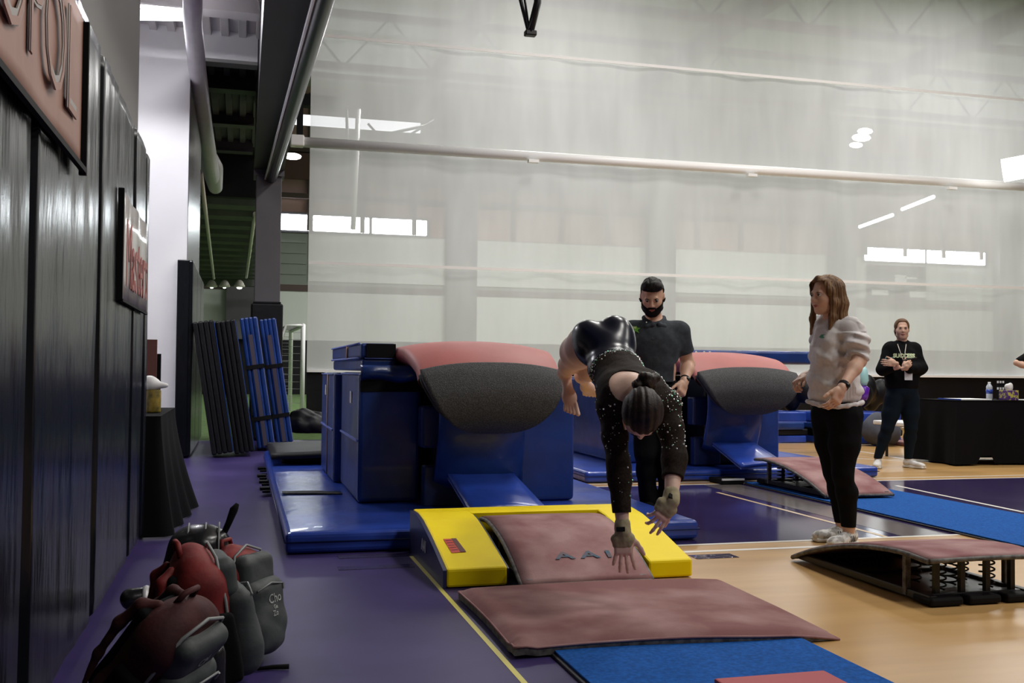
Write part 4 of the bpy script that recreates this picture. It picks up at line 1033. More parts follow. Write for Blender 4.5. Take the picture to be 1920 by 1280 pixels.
bb = MB(); bb.lathe([(.0375, .075), (.0375, .125)], (bp.x, 10.1, pz), 18); part(bb, 'bottle_label', M['blue_vinyl_bright'], t)
bb = MB(); bb.lathe([(.016, .19), (.016, .21)], (bp.x, 10.1, pz), 14); part(bb, 'cap', M['white_plain'], t)
tp = YP(1892, 748, 10.05)
t = thing('tissue_box', 'patterned purple and yellow tissue box on the judges table', 'tissue box', (tp.x, 10.05, pz))
m = mat('tissue_print', (.09, .03, .20), .5, col2=(.55, .50, .10), vscale=28, vlo=.5, vhi=.56); 
bb = MB(); bb.box((tp.x - .085, 9.98, pz), (tp.x + .075, 10.12, pz + .115), bev=.004); part(bb, 'carton', m, t)
f = Field(); f.ell((tp.x, 10.05, pz + .14), (.045, .035, .05)).ell((tp.x + .02, 10.05, pz + .17), (.03, .02, .035)).ell((tp.x - .03, 10.05, pz + .16), (.03, .02, .03)); o = sdf_mesh('tissue', f, M['white_plain'], h=.006); adopt(o, t)
t = thing('number_board', 'small black board with rows of white dots behind the tissue box', 'board', (tp.x - .12, 10.3, pz))
p = YP(1876, 722, 10.35); bb = MB(); bb.box((p.x - .05, 10.34, pz), (p.x + .16, 10.36, p.z + .06)); part(bb, 'panel', M['black'], t)
bb = MB()
for i in range(3):
    for z in (716, 728): q = YP(1871 + i * 5, z, 10.335); bb.box((q.x - .011, 10.332, q.z - .014), (q.x + .011, 10.338, q.z + .014))
part(bb, 'dots', M['white_plain'], t)

# ---- black draped desk in the recess with wipes
dk = thing('draped_desk', 'small desk under black cloth standing in the recess beside the white wall', 'table', (-.8, 7.4, 0))
bb = MB(); bb.box((-1.9, 6.62, .70), (-.50, 7.95, .735)); part(bb, 'desk_top', M['dark_steel'], dk)
for x in (-1.8, -.6):
    for y in (6.75, 7.85):
        bb = MB(); bb.tube([(x, y, 0), (x, y, .70)], .018, 8); part(bb, 'leg', M['steel'], dk)
dc = thing('desk_cloth', 'black cloth bulging over the end of the desk in the recess', 'cloth', (-.6, 7.4, .74))
def dcl(u, v):
    if u < .4: s_ = u / .4; x, y = -1.9 + 1.42 * s_, 6.60
    else: s_ = (u - .4) / .6; x, y = -.48, 6.60 + 1.38 * s_
    bulge = (.07 + .10 * (s_ if u >= .4 else 0)) * v ** 1.5 + .02 * math.sin(u * 34) * v
    return Vector((x + (bulge if u >= .35 else 0), y - (.06 * v if u < .4 else 0), .742 - .73 * v))
bb = MB(); bb.sheet(dcl, 90, 16); bb.box((-1.9, 6.6, .738), (-.478, 7.98, .744)); part(bb, 'drape', M['table_cloth'], dc)
p = YP(288, 765, 7.1); 
t = thing('wipes_tub', 'tub of wipes in yellow-brown wrap with white tissue pulled out, on the recess desk', 'tub', (p.x, 7.1, .747))
bb = MB(); bb.lathe([(.045, .0), (.046, .01), (.046, .14), (.042, .15)], (p.x, 7.1, .747), 20); part(bb, 'tub_body', mat('wipes_wrap', (.10, .08, .01), .5, col2=(.35, .24, .03), vscale=20), t)
f = Field(); f.ell((p.x - .01, 7.1, .93), (.055, .05, .045)).ell((p.x + .05, 7.08, .925), (.045, .02, .02)).ell((p.x - .03, 7.1, .96), (.04, .04, .03)); o = sdf_mesh('tissue', f, M['white_plain'], h=.007); adopt(o, t)
p = YP(283, 755, 7.6)
t = thing('brown_folder', 'brown folder with a black back standing on the recess desk against the white wall', 'folder', (p.x, 7.6, .747))
bb = MB(); bb.box((p.x - .18, 7.58, .747), (p.x + .035, 7.61, 1.24)); part(bb, 'cover', mat('brown_card', (.14, .05, .04), .7), t)
bb = MB(); bb.box((p.x - .16, 7.62, .747), (p.x + .06, 7.65, 1.14)); part(bb, 'backing', M['black'], t)
# ================================================================== people
from mathutils.bvhtree import BVHTree
UP = np.array([0, 0, 1.0]); TOC = unit((-fwd.x, -fwd.y, 0)); RG = unit((rgt.x, rgt.y, 0))
def J(px, py, d): return np.array(DP(px, py, d))
def basis(f, up):
    """rows: right-hand side of the person, forward, up"""
    f = unit(f); u = unit(np.array(up) - f * np.dot(f, up)); r = np.cross(f, u)
    return np.array([r, f, u])
def wob(x, y, z, fr, seed=0, n=4):
    rs = np.random.RandomState(seed); s = 0
    for i in range(n):
        a = rs.normal(size=3); a /= np.linalg.norm(a); b_ = rs.normal(size=3); b_ /= np.linalg.norm(b_)
        q = fr * (1 + .6 * i)
        s = s + np.sin((a[0] * x + a[1] * y + a[2] * z) * q + rs.rand() * 6 + 1.2 * np.sin((b_[0] * x + b_[1] * y + b_[2] * z) * q * .7)) / (1 + .5 * i)
    return s / 2
def head(f, c, B, s=1.0, male=False):
    R, Fd, U = B
    P = lambda a, b_, d: c + (R * a + Fd * b_ + U * d) * s
    f.ell(P(0, -.012, .028), np.array((.073, .092, .086)) * s, B, .03)
    f.ell(P(0, .026, -.040), np.array((.056 + .006 * male, .063, .070)) * s, B, .04)
    f.cap(P(0, .058, -.092), P(0, .052, -.088), (.015 + .008 * male) * s, None, .035)
    for q in (-1, 1):
        f.ell(P(q * .034, .058, -.028), np.array((.024, .022, .028)) * s, B, .03)
        f.cap(P(q * .050, .01, -.075), P(q * .02, .055, -.095), .016 * s, .014 * s, .03)
    f.cap(P(-.028, .079, .020), P(.028, .079, .020), .0085 * s, None, .02)
    for q in (-1, 1): f.ell(P(q * .031, .098, .003), np.array((.017, .014, .010)) * s, B, .014, 's')
    f.cap(P(0, .086, .008), P(0, .101, -.028), .0065 * s, .0105 * s, .012)
    for q in (-1, 1): f.ell(P(q * .011, .092, -.032), np.array((.009, .009, .007)) * s, B, .006)
    f.ell(P(0, .084, -.056), np.array((.021, .010, .008)) * s, B, .008)
    f.ell(P(0, .081, -.068), np.array((.018, .009, .006)) * s, B, .006)
    for q in (-1, 1): f.ell(P(q * .075, -.008, -.004), np.array((.009, .019, .031)) * s, B, .008)
    return P
def face_parts(P, B, root, s=1.0, iris=None, brow=None, lips=True):
    R, Fd, U = B
    for q in (-1, 1):
        b = MB(); b.ball(P(q * .031, .0785, .003), .0125 * s, sub=2); e = adopt(b.build('eye', M['eye_white']), root)
        b = MB(); b.ball(P(q * .031, .0870, .002), .0062 * s, sub=2); adopt(b.build('iris', M['iris']), e)
        b = MB(); b.tube([P(q * .018, .093, .015), P(q * .031, .092, .019), P(q * .046, .083, .014)], [.0022 * s, .0028 * s, .0015 * s], 6); adopt(b.build('eyebrow', brow or M['hair_dark']), root)
        b = MB(); b.tube([P(q * .020, .0885, .006), P(q * .031, .0925, .010), P(q * .043, .085, .006)], .0016 * s, 6); adopt(b.build('eyelashes', M['hair_dark']), root)
    if lips:
        b = MB(); b.tube([P(-.022, .083, -.0605), P(-.01, .0925, -.058), P(.01, .0925, -.058), P(.022, .083, -.0605)], [.002 * s, .0042 * s, .0042 * s, .002 * s], 8)
        b.tube([P(-.020, .083, -.063), P(0, .0915, -.0675), P(.020, .083, -.063)], [.002 * s, .005 * s, .002 * s], 8); adopt(b.build('lips', M['lips']), root)
def rotv(v, ax, a):
    ax = unit(ax); v = np.array(v); return v * math.cos(a) + np.cross(ax, v) * math.sin(a) + ax * np.dot(ax, v) * (1 - math.cos(a))
def hand(f, w, d, n, t, s=1.0, curl=(.15, .2, .25, .3), spread=.12, thumb=(.55, .25), kf=.006):
    """w wrist, d finger direction, n back-of-hand normal, t towards the thumb"""
    d = unit(d); n = unit(n - d * np.dot(n, d)); t = unit(t - d * np.dot(t, d) - n * np.dot(t, n))
    B = np.array([t, d, n])
    f.cap(w - d * .01 * s, w + d * .03 * s, .023 * s, .024 * s, .02)
    f.box(w + d * .056 * s, np.array((.039, .040, .0135)) * s, B, .013 * s, .018)
    f.ell(w + d * .045 * s + t * .026 * s - n * .008 * s, np.array((.018, .032, .014)) * s, B, .015)
    offs = (.0295, .0098, -.0098, -.0285); ln = (.072, .080, .075, .058)
    for i in range(4):
        b0 = w + d * (.092 - (.004 if i in (0, 3) else 0) - (.006 if i == 3 else 0)) * s + t * offs[i] * s
        dd = rotv(d, n, -spread * (1.5 - i) * (1 if np.dot(np.cross(n, d), t) < 0 else -1))
        ax = unit(np.cross(n, dd)); p = b0 - dd * .01 * s
        c = curl[i]; L_ = ln[i] * s; r = .0088 * s - (.0006 * s if i == 3 else 0)
        cur = dd
        for j, fr in enumerate((.46, .30, .24)):
            cur = rotv(cur, ax, -(-1) * c * (1 + .3 * j)) if np.dot(rotv(dd, ax, .3), n) < 0 else rotv(cur, ax, -c * (1 + .3 * j))
            q = p + cur * (L_ * fr + (.01 * s if j == 0 else 0))
            f.cap(p, q, r, r * .93, kf); p = q; r *= .92
    tb = w + d * .022 * s + t * .026 * s - n * .004 * s
    td = unit(t * thumb[0] + d * (1 - thumb[0] * .4) - n * thumb[1])
    p1_ = tb + td * .042 * s; f.cap(tb, p1_, .0135 * s, .011 * s, .012)
    td2 = unit(td + d * .35); p2_ = p1_ + td2 * .030 * s; f.cap(p1_, p2_, .0105 * s, .0095 * s, .006)
    f.cap(p2_, p2_ + unit(td2 + d * .2) * .024 * s, .0095 * s, .0075 * s, .006)
def arm(f, sh, el, wr, r=(.052, .044, .038, .040, .025), k=.03):
    sh, el, wr = map(np.array, (sh, el, wr))
    f.chain([sh, sh * .5 + el * .5, el], [r[0], r[1], r[2]], k)
    f.chain([el, el * .72 + wr * .28, wr], [r[2], r[3], r[4]], k)
def leg(f, hip, kn, an, r=(.092, .080, .055, .056, .036), k=.03, back=None):
    hip, kn, an = map(np.array, (hip, kn, an)); b_ = np.zeros(3) if back is None else np.array(back)
    f.chain([hip, hip * .5 + kn * .5, kn], [r[0], r[1], r[2]], k)
    f.chain([kn, kn * .68 + an * .32 + b_ * .018, an], [r[2] * .94, r[3], r[4]], k)
def shoe(root, heel, d, m, s=1.0, name='shoe', stripes=False, ankle=None):
    """heel = point on the floor under the heel, d = toe direction"""
    d = unit(d); sd = np.cross(d, UP); B = np.array([sd, d, UP]); P = lambda a, b_, c: heel + (sd * a + d * b_ + UP * c) * s
    f = Field()
    f.cap(P(0, .03, .052), P(0, .10, .050), .036 * s, .037 * s, .03)
    f.ell(P(0, .155, .040), np.array((.044, .075, .030)) * s, B, .03)
    f.ell(P(0, .205, .034), np.array((.039, .045, .022)) * s, B, .03)
    f.cap(P(0, .035, .06), P(0, .045, .095), .036 * s, .038 * s, .02)
    o = sdf_mesh(name, f, m, h=.0045, clip=lambda X, Y, Z: np.maximum((heel[2] + .018 * s) - Z + 0 * X + 0 * Y, Z - (heel[2] + .098 * s)), disp=lambda x, y, z: .0012 * wob(x, y, z, 90, 3)); adopt(o, root); root = o
    f = Field(); f.box(P(0, .06, .014), np.array((.038, .065, .014)) * s, B, .013 * s, .03); f.box(P(0, .165, .013), np.array((.044, .080, .013)) * s, B, .012 * s, .03)
    adopt(sdf_mesh('shoe_sole', f, M['shoe_sole'], h=.005), root)
    b = MB()
    for k_ in range(4):
        yy = .085 + .022 * k_; zz = .092 - .0105 * k_
        b.tube([P(-.028, yy, zz - .012), P(0, yy + .004, zz), P(.028, yy, zz - .012)], .0028 * s, 6)
    adopt(b.build('laces', M['white_plain']), root)
    if stripes:
        b = MB()
        for sg in (-1, 1):
            for k_ in range(4):
                yy = .05 + .016 * k_; b.tube([P(sg * .0375, yy, .065), P(sg * .041, yy + .008, .028)], .0028 * s, 5)
        adopt(b.build('side_stripes', M['black']), root)
def bvh(o):
    me = o.data; return BVHTree.FromPolygons([v.co.copy() for v in me.vertices], [tuple(p.vertices) for p in me.polygons])
def wrap(o, tree, lift=.002, dirv=None):
    """lay a flat decal mesh onto the surface below it along dirv"""
    for v in o.data.vertices:
        dv = Vector(dirv) if dirv is not None else (v.co - CP).normalized()
        h_ = tree.ray_cast(v.co - dv * .5, dv)
        if h_[0] is not None: v.co = h_[0] - dv * lift
    return o
M['hair_dark'] = mat('hair_dark_brown', (.007, .005, .005), .6, spec=.2, bump=.5, bscale=90, stretch=(1, 1, .15), bdist=.004)
M['hair_brown'] = mat('hair_brown', (.030, .017, .012), .45, col2=(.060, .035, .024), vscale=40, stretch=(1, 1, .2), bump=.6, bscale=120, bdist=.004)
M['hair_auburn'] = mat('hair_auburn_blonde', (.085, .040, .020), .6, spec=.25, col2=(.25, .145, .070), vscale=26, stretch=(1.5, 1.5, .10), bump=.7, bscale=70, bdist=.005)
M['hair_blonde'] = mat('hair_dark_blonde', (.085, .040, .018), .6, spec=.2, col2=(.16, .085, .04), vscale=30)
M['shoe_sole'] = mat('shoe_sole', (.70, .69, .66), .6)
M['shoe_grey'] = mat('shoe_grey_white', (.36, .35, .33), .6, col2=(.72, .71, .69), vscale=24, vlo=.45, vhi=.55)
M['shoe_white'] = mat('shoe_white', (.75, .74, .72), .6)
M['black_cloth'] = mat('black_knit', (.005, .005, .006), .9, spec=.12, bump=.2, bscale=60, bdist=.004)
M['black_leggings'] = mat('black_leggings', (.004, .0042, .005), .85, spec=.12, bump=.15, bscale=30, bdist=.004)
M['teal_leggings'] = mat('dark_teal_leggings', (.004, .010, .018), .85, spec=.15, bump=.15, bscale=30, bdist=.004)
M['polo'] = mat('charcoal_polo', (.044, .052, .062), .9, spec=.2, var=.15, vscale=30, bump=.2, bscale=80, bdist=.003)
M['sweat'] = mat('pale_grey_sweatshirt', (.66, .63, .63), .9, var=.05, vscale=60, bump=.2, bscale=50, bdist=.004)
M['sweat_white'] = mat('badge_white', (.75, .77, .8), .5)

# ------------------------------------------------------------------ the coach in the polo shirt
cp = thing('person', 'man in a charcoal polo shirt and black trousers looking down behind the gymnast', 'person', tuple(G(1228, 966)))
D0 = 7.40
FB = unit(TOC * .97 - RG * .12); Bb = basis(FB, UP)
HB = basis(unit(TOC * .84 - RG * .14 - UP * .42), UP)
hc = J(1223, 556, D0 - .05)
f = Field(); P = head(f, hc, HB, 1.08, True)
nb = J(1226, 606, D0 + .03)
f.cap(hc - HB[2] * .07 - HB[1] * .02, nb, .056, .062, .03)
shL, shR = J(1187, 621, D0 + .02), J(1273, 622, D0 + .02)
f.cap(nb + UP * -.02, shL, .058, .056, .05); f.cap(nb - UP * .02, shR, .058, .056, .05)
f.ell(J(1228, 645, D0), (.175, .105, .155), Bb, .05); f.ell(J(1229, 692, D0 + .01), (.150, .10, .14), Bb, .06); f.ell(J(1229, 728, D0 + .02), (.160, .11, .11), Bb, .05)
elR, wrR = J(1290, 683, D0 + .10), J(1283, 716, D0 - .08)
arm(f, shR, elR, wrR, (.060, .054, .046, .047, .029))
hand(f, wrR, J(1274, 748, D0 - .16) - wrR, RG * .5 + TOC * .6, -RG * .7 + TOC * .6, 1.12, (.55, .6, .65, .7), .05)
elL, wrL = J(1166, 678, D0 + .05), J(1176, 718, D0 - .18)
arm(f, shL, elL, wrL, (.060, .054, .046, .047, .029)); hand(f, wrL, J(1190, 745, D0 - .25) - wrL, -RG * .5 + TOC * .6, RG, 1.1, (.4, .45, .5, .55), .05)
hipA, knA, anA = J(1211, 740, D0), J(1210, 850, D0 - .03), J(1216, 945, D0 + .03)
hipB, knB, anB = J(1247, 740, D0), J(1251, 850, D0 - .03), J(1252, 945, D0 + .03)
for a, b_, c in ((hipA, knA, anA), (hipB, knB, anB)): leg(f, a, b_, c, (.095, .085, .062, .060, .042), back=-FB)
adopt(sdf_mesh('body', f, M['skin'], h=.0045), cp)
face_parts(P, HB, cp, 1.08)
# polo shirt
g = Field()
g.cap(nb - UP * .035, shL, .062, .070, .06); g.cap(nb - UP * .035, shR, .062, .070, .06)
g.ell(J(1228, 645, D0), (.192, .125, .165), Bb, .06); g.ell(J(1229, 690, D0 + .01), (.170, .122, .15), Bb, .08); g.ell(J(1229, 722, D0 + .02), (.172, .125, .10), Bb, .06)
slR = shR * .38 + elR * .62; slL = shL * .38 + elL * .62
g.cap(shR, slR, .070, .072, .05); g.cap(shL, slL, .070, .072, .05)
hem = J(1229, 716, D0)[2]
dR, dL = unit(elR - shR), unit(elL - shL)
def cl_(X, Y, Z):
    a = hem - Z + 0 * X + 0 * Y
    q = (X - slR[0]) * dR[0] + (Y - slR[1]) * dR[1] + (Z - slR[2]) * dR[2]; side = (X - shR[0]) * RG[0] + (Y - shR[1]) * RG[1]
    q = np.where(side > -.05, q, -1); a = np.maximum(a, q)
    q = (X - slL[0]) * dL[0] + (Y - slL[1]) * dL[1] + (Z - slL[2]) * dL[2]; side = (X - shL[0]) * RG[0] + (Y - shL[1]) * RG[1]
    return np.maximum(a, np.where(side < .05, q, -1))
polo = adopt(sdf_mesh('polo_shirt', g, M['polo'], h=.0045, clip=cl_, disp=lambda x, y, z: .0035 * wob(x, y, z, 26, 5) + .0045 * np.maximum(0, wob(x, y, z * .5, 38, 9)) * (z < 1.15)), cp)
tree = bvh(polo)
f = Field(); 
for q in (-1, 1): f.cap(nb + RG * q * .070 + UP * .040, nb + RG * q * .022 - UP * .012 + TOC * .105, .015, .014, .01, fl=None); f.cap(nb + RG * q * .024 - UP * .016 + TOC * .108, nb + RG * q * .062 - UP * .030 + TOC * .100, .012, .010, .02); f.cap(nb + RG * q * .075 + UP * .022 + TOC * .03, nb + RG * q * .064 - UP * .024 + TOC * .095, .014, .012, .03)
f.chain([nb + RG * .070 + UP * .040, nb - TOC * .060 + UP * .050, nb - RG * .070 + UP * .040], [.014, .014, .014])
adopt(sdf_mesh('collar', f, M['polo'], h=.004), cp)
b = MB(); b.box((0, 0, 0), (.016, .10, .003)); o = b.build('button_placket', M['polo']); o.data.transform(frame_matrix(J(1222, 636, D0 - .2), RG, UP)); adopt(wrap(o, tree, .003), cp)
b = MB()
pt = []
for k in range(14):
    a = k / 14 * 2 * PI + .2; r = (.034 if k % 2 == 0 else .017) * (1.25 if abs(math.cos(a)) > .7 else .8); pt.append((r * math.cos(a), r * math.sin(a)))
b.prism(pt, 'z', -.0005, .0005); o = b.build('green_emblem', mat('emblem_green', (.13, .42, .03), .6)); o.data.transform(frame_matrix(J(1190, 617, D0 - .2), RG, UP)); adopt(wrap(o, tree, .004), cp)
b = MB(); b.prism([(x * .4, y * .4) for x, y in pt], 'z', -.0005, .0005); o = b.build('emblem_centre', mat('emblem_pale', (.55, .7, .3), .6)); o.data.transform(frame_matrix(J(1190, 614, D0 - .2), RG, UP)); adopt(wrap(o, tree, .006), cp)
b = MB(); b.ball(J(1212, 604, D0 - .14), .005); adopt(b.build('button', M['white_plain']), cp)
# trousers
g = Field(); g.ell(J(1229, 728, D0 + .02), (.168, .12, .13), Bb, .05)
for a, b_, c in ((hipA, knA, anA), (hipB, knB, anB)): leg(g, a, b_, c + UP * -.03, (.105, .096, .078, .072, .060), back=-FB)
adopt(sdf_mesh('trousers', g, M['black_cloth'], h=.006, clip=lambda X, Y, Z: np.maximum(Z - (hem + .09), .03 - Z) + 0 * X + 0 * Y, disp=lambda x, y, z: .005 * wob(x, y, z, 22, 8)), cp)
for an in (anA, anB): shoe(cp, np.array([an[0], an[1], .003]) - FB * .06, FB, M['black_cloth'], 1.15)
# watch
b = MB(); wd = unit(wrR - elR); wc = wrR - wd * .035
b.lathe([(.034, -.011), (.036, -.006), (.036, .006), (.034, .011)], (0, 0, 0), 20, M=Matrix(frame_matrix((0, 0, 0), np.cross(wd, UP), np.cross(np.cross(wd, UP), wd) * -1)))
o = b.build('watch_band', M['black']); 
o.data.transform(Matrix.Translation(Vector(wc))); adopt(o, cp)
b = MB(); b.ball(Vector(wc + unit(RG * .5 + TOC) * .034), .019, sc=(1, 1, 1)); adopt(b.build('watch_face', M['black_metal']), cp)
# hair and beard
f = Field(); R_, F_, U_ = HB; PP = P
f.ell(PP(0, -.012, .044), (.085, .102, .096), HB, .03); f.ell(PP(0, .044, .092), (.066, .046, .036), HB, .04)
def hclip(X, Y, Z):
    a = (X - hc[0]) * R_[0] + (Y - hc[1]) * R_[1] + (Z - hc[2]) * R_[2]; b_ = (X - hc[0]) * F_[0] + (Y - hc[1]) * F_[1] + (Z - hc[2]) * F_[2]; c = (X - hc[0]) * U_[0] + (Y - hc[1]) * U_[1] + (Z - hc[2]) * U_[2]
    return np.maximum(np.minimum(b_ - .004, .070 - c), -.050 - c)
adopt(sdf_mesh('hair', f, M['hair_dark'], h=.0045, clip=hclip, disp=lambda x, y, z: .003 * wob(x, y, z, 120, 2)), cp)
f = Field(); head(f, hc, HB, 1.08, True)
def bclip(X, Y, Z):
    a = (X - hc[0]) * R_[0] + (Y - hc[1]) * R_[1] + (Z - hc[2]) * R_[2]; b_ = (X - hc[0]) * F_[0] + (Y - hc[1]) * F_[1] + (Z - hc[2]) * F_[2]; c = (X - hc[0]) * U_[0] + (Y - hc[1]) * U_[1] + (Z - hc[2]) * U_[2]
    r = np.maximum(c + .078 - .75 * np.abs(a), -.005 - b_)
    mouth = .018 - np.sqrt((a * .8) ** 2 + (c + .066) ** 2 * 3); r = np.maximum(r, np.where(b_ > .04, mouth, -1))
    mous = np.maximum(np.abs(c + .052) - .006, np.maximum(np.abs(a) - .028, -b_ + .04))
    return np.minimum(r, mous)
adopt(sdf_mesh('beard', f, M['hair_dark'], h=.004, off=.006, clip=bclip, disp=lambda x, y, z: .0015 * wob(x, y, z, 150, 2)), cp)

# ------------------------------------------------------------------ woman in the pale sweatshirt
wa = thing('person', 'woman with long auburn hair in pale sweatshirt and black leggings, by the spare springboard', 'person', tuple(G(1575, 1018)))
D1 = 6.22
FB = unit(-RG * .80 + TOC * .45); Bb = basis(FB, UP)
HB = basis(unit(-RG * .90 + TOC * .42 - UP * .08), UP)
hc = J(1549, 553, D1)
f = Field(); P = head(f, hc, HB, 1.0)
nb = J(1562, 596, D1 + .02)
f.cap(hc - HB[2] * .06 - HB[1] * .025, nb, .045, .050, .03)
shN, shF = J(1598, 617, D1 - .10), J(1538, 612, D1 + .16)
f.cap(nb - UP * .02, shN, .05, .046, .04); f.cap(nb - UP * .02, shF, .05, .046, .04)
f.ell(J(1566, 645, D1 + .02), (.145, .095, .14), Bb, .05); f.ell(J(1567, 700, D1 + .02), (.125, .09, .14), Bb, .06); f.ell(J(1568, 765, D1 + .02), (.138, .104, .11), Bb, .06)
elN, wrN = J(1611, 676, D1 - .20), J(1578, 728, D1 - .36)
arm(f, shN, elN, wrN, (.048, .042, .038, .038, .0245)); hand(f, wrN, J(1556, 775, D1 - .40) - wrN, TOC * .8 + RG * .5, TOC * .3 - RG * .9, 1.0, (.35, .4, .45, .5), .06)
elF, wrF = J(1545, 692, D1 + .25), J(1508, 706, D1 + .18)
arm(f, shF, elF, wrF, (.048, .042, .038, .038, .0245)); hand(f, wrF, J(1484, 722, D1 + .10) - wrF, UP * .7 - RG * .5, TOC * .8 - UP * .2, 1.0, (.5, .6, .65, .7), .08, thumb=(.3, .4))
hN, kN, aN = J(1586, 780, D1 - .06), J(1580, 888, D1 - .10), J(1592, 1000, D1 - .06)
hF, kF, aF = J(1552, 780, D1 + .08), J(1563, 884, D1 + .08), J(1579, 989, D1 + .12)
for a, b_, c in ((hN, kN, aN), (hF, kF, aF)): leg(f, a, b_, c, (.098, .085, .058, .057, .036), back=-FB)
adopt(sdf_mesh('body', f, M['skin'], h=.004), wa)
face_parts(P, HB, wa, 1.0, brow=M['hair_auburn'])
# sweatshirt
g = Field()
g.cap(nb - UP * .035, shN, .058, .068, .06); g.cap(nb - UP * .035, shF, .058, .062, .06)
g.ell(J(1566, 648, D1 + .02), (.158, .135, .16), Bb, .08); g.ell(J(1565, 700, D1 + .02), (.165, .155, .15), Bb, .1); g.ell(J(1565, 740, D1 + .02), (.172, .168, .095), Bb, .08)
slN = elN * .96 + shN * .04 + UP * .0; slF = elF
g.chain([shN, shN * .5 + elN * .5, slN + UP * .015], [.066, .068, .062], .04); g.chain([shF, slF], [.064, .055], .05)
for k in range(4):
    q = shN * (.55 - .14 * k) + elN * (.45 + .14 * k); g.cap(q - RG * .012 - UP * .004, q + RG * .02 + UP * .012, .062, .060, .012)
hemz = J(1563, 762, D1)[2]; dN = unit(wrN - elN)
def cl2(X, Y, Z):
    a = (hemz + .015 * np.sin(X * 9)) - Z + 0 * Y
    q = (X - slN[0]) * dN[0] + (Y - slN[1]) * dN[1] + (Z - slN[2]) * dN[2] - .012
    side = (X - J(1590, 676, D1 - .2)[0]) * RG[0] + (Y - J(1590, 676, D1 - .2)[1]) * RG[1]; dep = (X - elN[0]) * TOC[0] + (Y - elN[1]) * TOC[1]
    q = np.where((side > 0) & (dep > -.075), np.maximum(q, (elN[2] - .028) - Z), -1); return np.maximum(a, q)
def folds(x, y, z):
    a = wob(x, y, z * 1.6, 17, 21); b_ = wob(x * 1.5, y * 1.5, z * .6, 24, 4)
    s_ = (x - elN[0]) * RG[0] + (y - elN[1]) * RG[1]
    arm_ = np.exp(-((s_ + .0) / .10) ** 2)
    slv = np.sin(z * 95 + 2.5 * wob(x, y, z, 12, 6) + s_ * 30) * .009 * arm_ * (z > elN[2] - .05) * (z < shN[2] - .02)
    return .016 * np.maximum(a, -.2) + .013 * np.maximum(b_, 0) + slv - .009
sw = adopt(sdf_mesh('sweatshirt', g, M['sweat'], h=.0042, clip=cl2, disp=folds), wa)
tree = bvh(sw)
g = Field(); n_ = 18
for k in range(n_):
    a0_, a1_ = 2 * PI * k / n_, 2 * PI * (k + 1) / n_
    q = lambda a: J(1565, 757, D1 + .02) + Bb[0] * .163 * math.cos(a) + Bb[1] * .158 * math.sin(a) + UP * .012 * math.sin(2 * a)
    g.cap(q(a0_), q(a1_), .013, .013, .012)
adopt(sdf_mesh('hem_band', g, M['sweat'], h=.005, disp=lambda x, y, z: .003 * wob(x, y, z, 40, 4)), wa)
g = Field()
for k in range(n_):
    a0_, a1_ = 2 * PI * k / n_, 2 * PI * (k + 1) / n_
    q = lambda a: nb - UP * .020 + Bb[0] * .066 * math.cos(a) + Bb[1] * .062 * math.sin(a) - UP * .022 * math.sin(a)
    g.cap(q(a0_), q(a1_), .009, .009, .008)
adopt(sdf_mesh('neck_band', g, M['sweat'], h=.004), wa)
b = MB(); b.prism([(-.018, -.006), (-.004, .009), (.020, .012), (.006, .002), (.016, -.010), (-.004, -.012)], 'z', -.0004, .0004); o = b.build('chest_logo', mat('logo_teal', (.06, .28, .16), .6)); o.data.transform(frame_matrix(J(1541, 630, D1 - .3), RG, UP)); adopt(wrap(o, tree, .003), wa)
# leggings
g = Field(); g.ell(J(1568, 766, D1 + .02), (.156, .122, .13), Bb, .05)
for a, b_, c in ((hN, kN, aN), (hF, kF, aF)): leg(g, a, b_, c, (.103, .090, .062, .061, .041), back=-FB)
adopt(sdf_mesh('leggings', g, M['black_leggings'], h=.005, clip=lambda X, Y, Z: np.maximum(Z - (hemz + .03), .115 - Z) + 0 * X + 0 * Y, disp=lambda x, y, z: .0022 * wob(x, y, z, 40, 8)), wa)
toN = G(1549, 1024, .0); heN = np.array(G(1600, 1016, 0)); shoe(wa, np.array([aN[0], aN[1], .002]) - unit(np.array(toN) - heN) * .055, np.array(toN) - heN, M['shoe_grey'], 1.0, stripes=True)
toF = G(1512, 1010, .0); heF = np.array(G(1583, 1008, 0)); shoe(wa, np.array([aF[0], aF[1], .002]) - unit(np.array(toF) - heF) * .05, np.array(toF) - heF, M['shoe_grey'], 1.0, stripes=True)
# hair
R_, F_, U_ = HB
f = Field(); f.ell(P(0, -.016, .034), (.084, .102, .092), HB, .02)
def lock(pts, rs, k=.02): f.chain([np.array(p) for p in pts], rs, k)
bk = lambda a, b_, c: P(a, b_, c)
lock([bk(0, -.075, .04), bk(0, -.095, -.05), bk(0, -.085, -.14), bk(0, -.06, -.20)], [.06, .052, .045, .022])
lock([bk(.055, -.05, .03), bk(.062, -.06, -.06), bk(.058, -.055, -.14), bk(.05, -.04, -.20)], [.045, .045, .036, .016])
lock([bk(-.058, -.04, .03), bk(-.066, -.05, -.06), bk(-.064, -.045, -.15), bk(-.056, -.03, -.225)], [.045, .045, .038, .016])
lock([bk(-.068, .018, .03), bk(-.076, .012, -.05), bk(-.072, .025, -.14), bk(-.06, .050, -.215)], [.020, .024, .022, .008])
lock([bk(.070, .02, .03), bk(.076, .025, -.05), bk(.078, .05, -.14), bk(.072, .075, -.235)], [.018, .020, .016, .006])
lock([bk(.012, .048, .106), bk(-.045, .050, .075), bk(-.072, .03, .02)], [.008, .014, .018], .03)
lock([bk(.012, .048, .106), bk(.05, .052, .07), bk(.072, .035, .02)], [.008, .013, .016], .03)
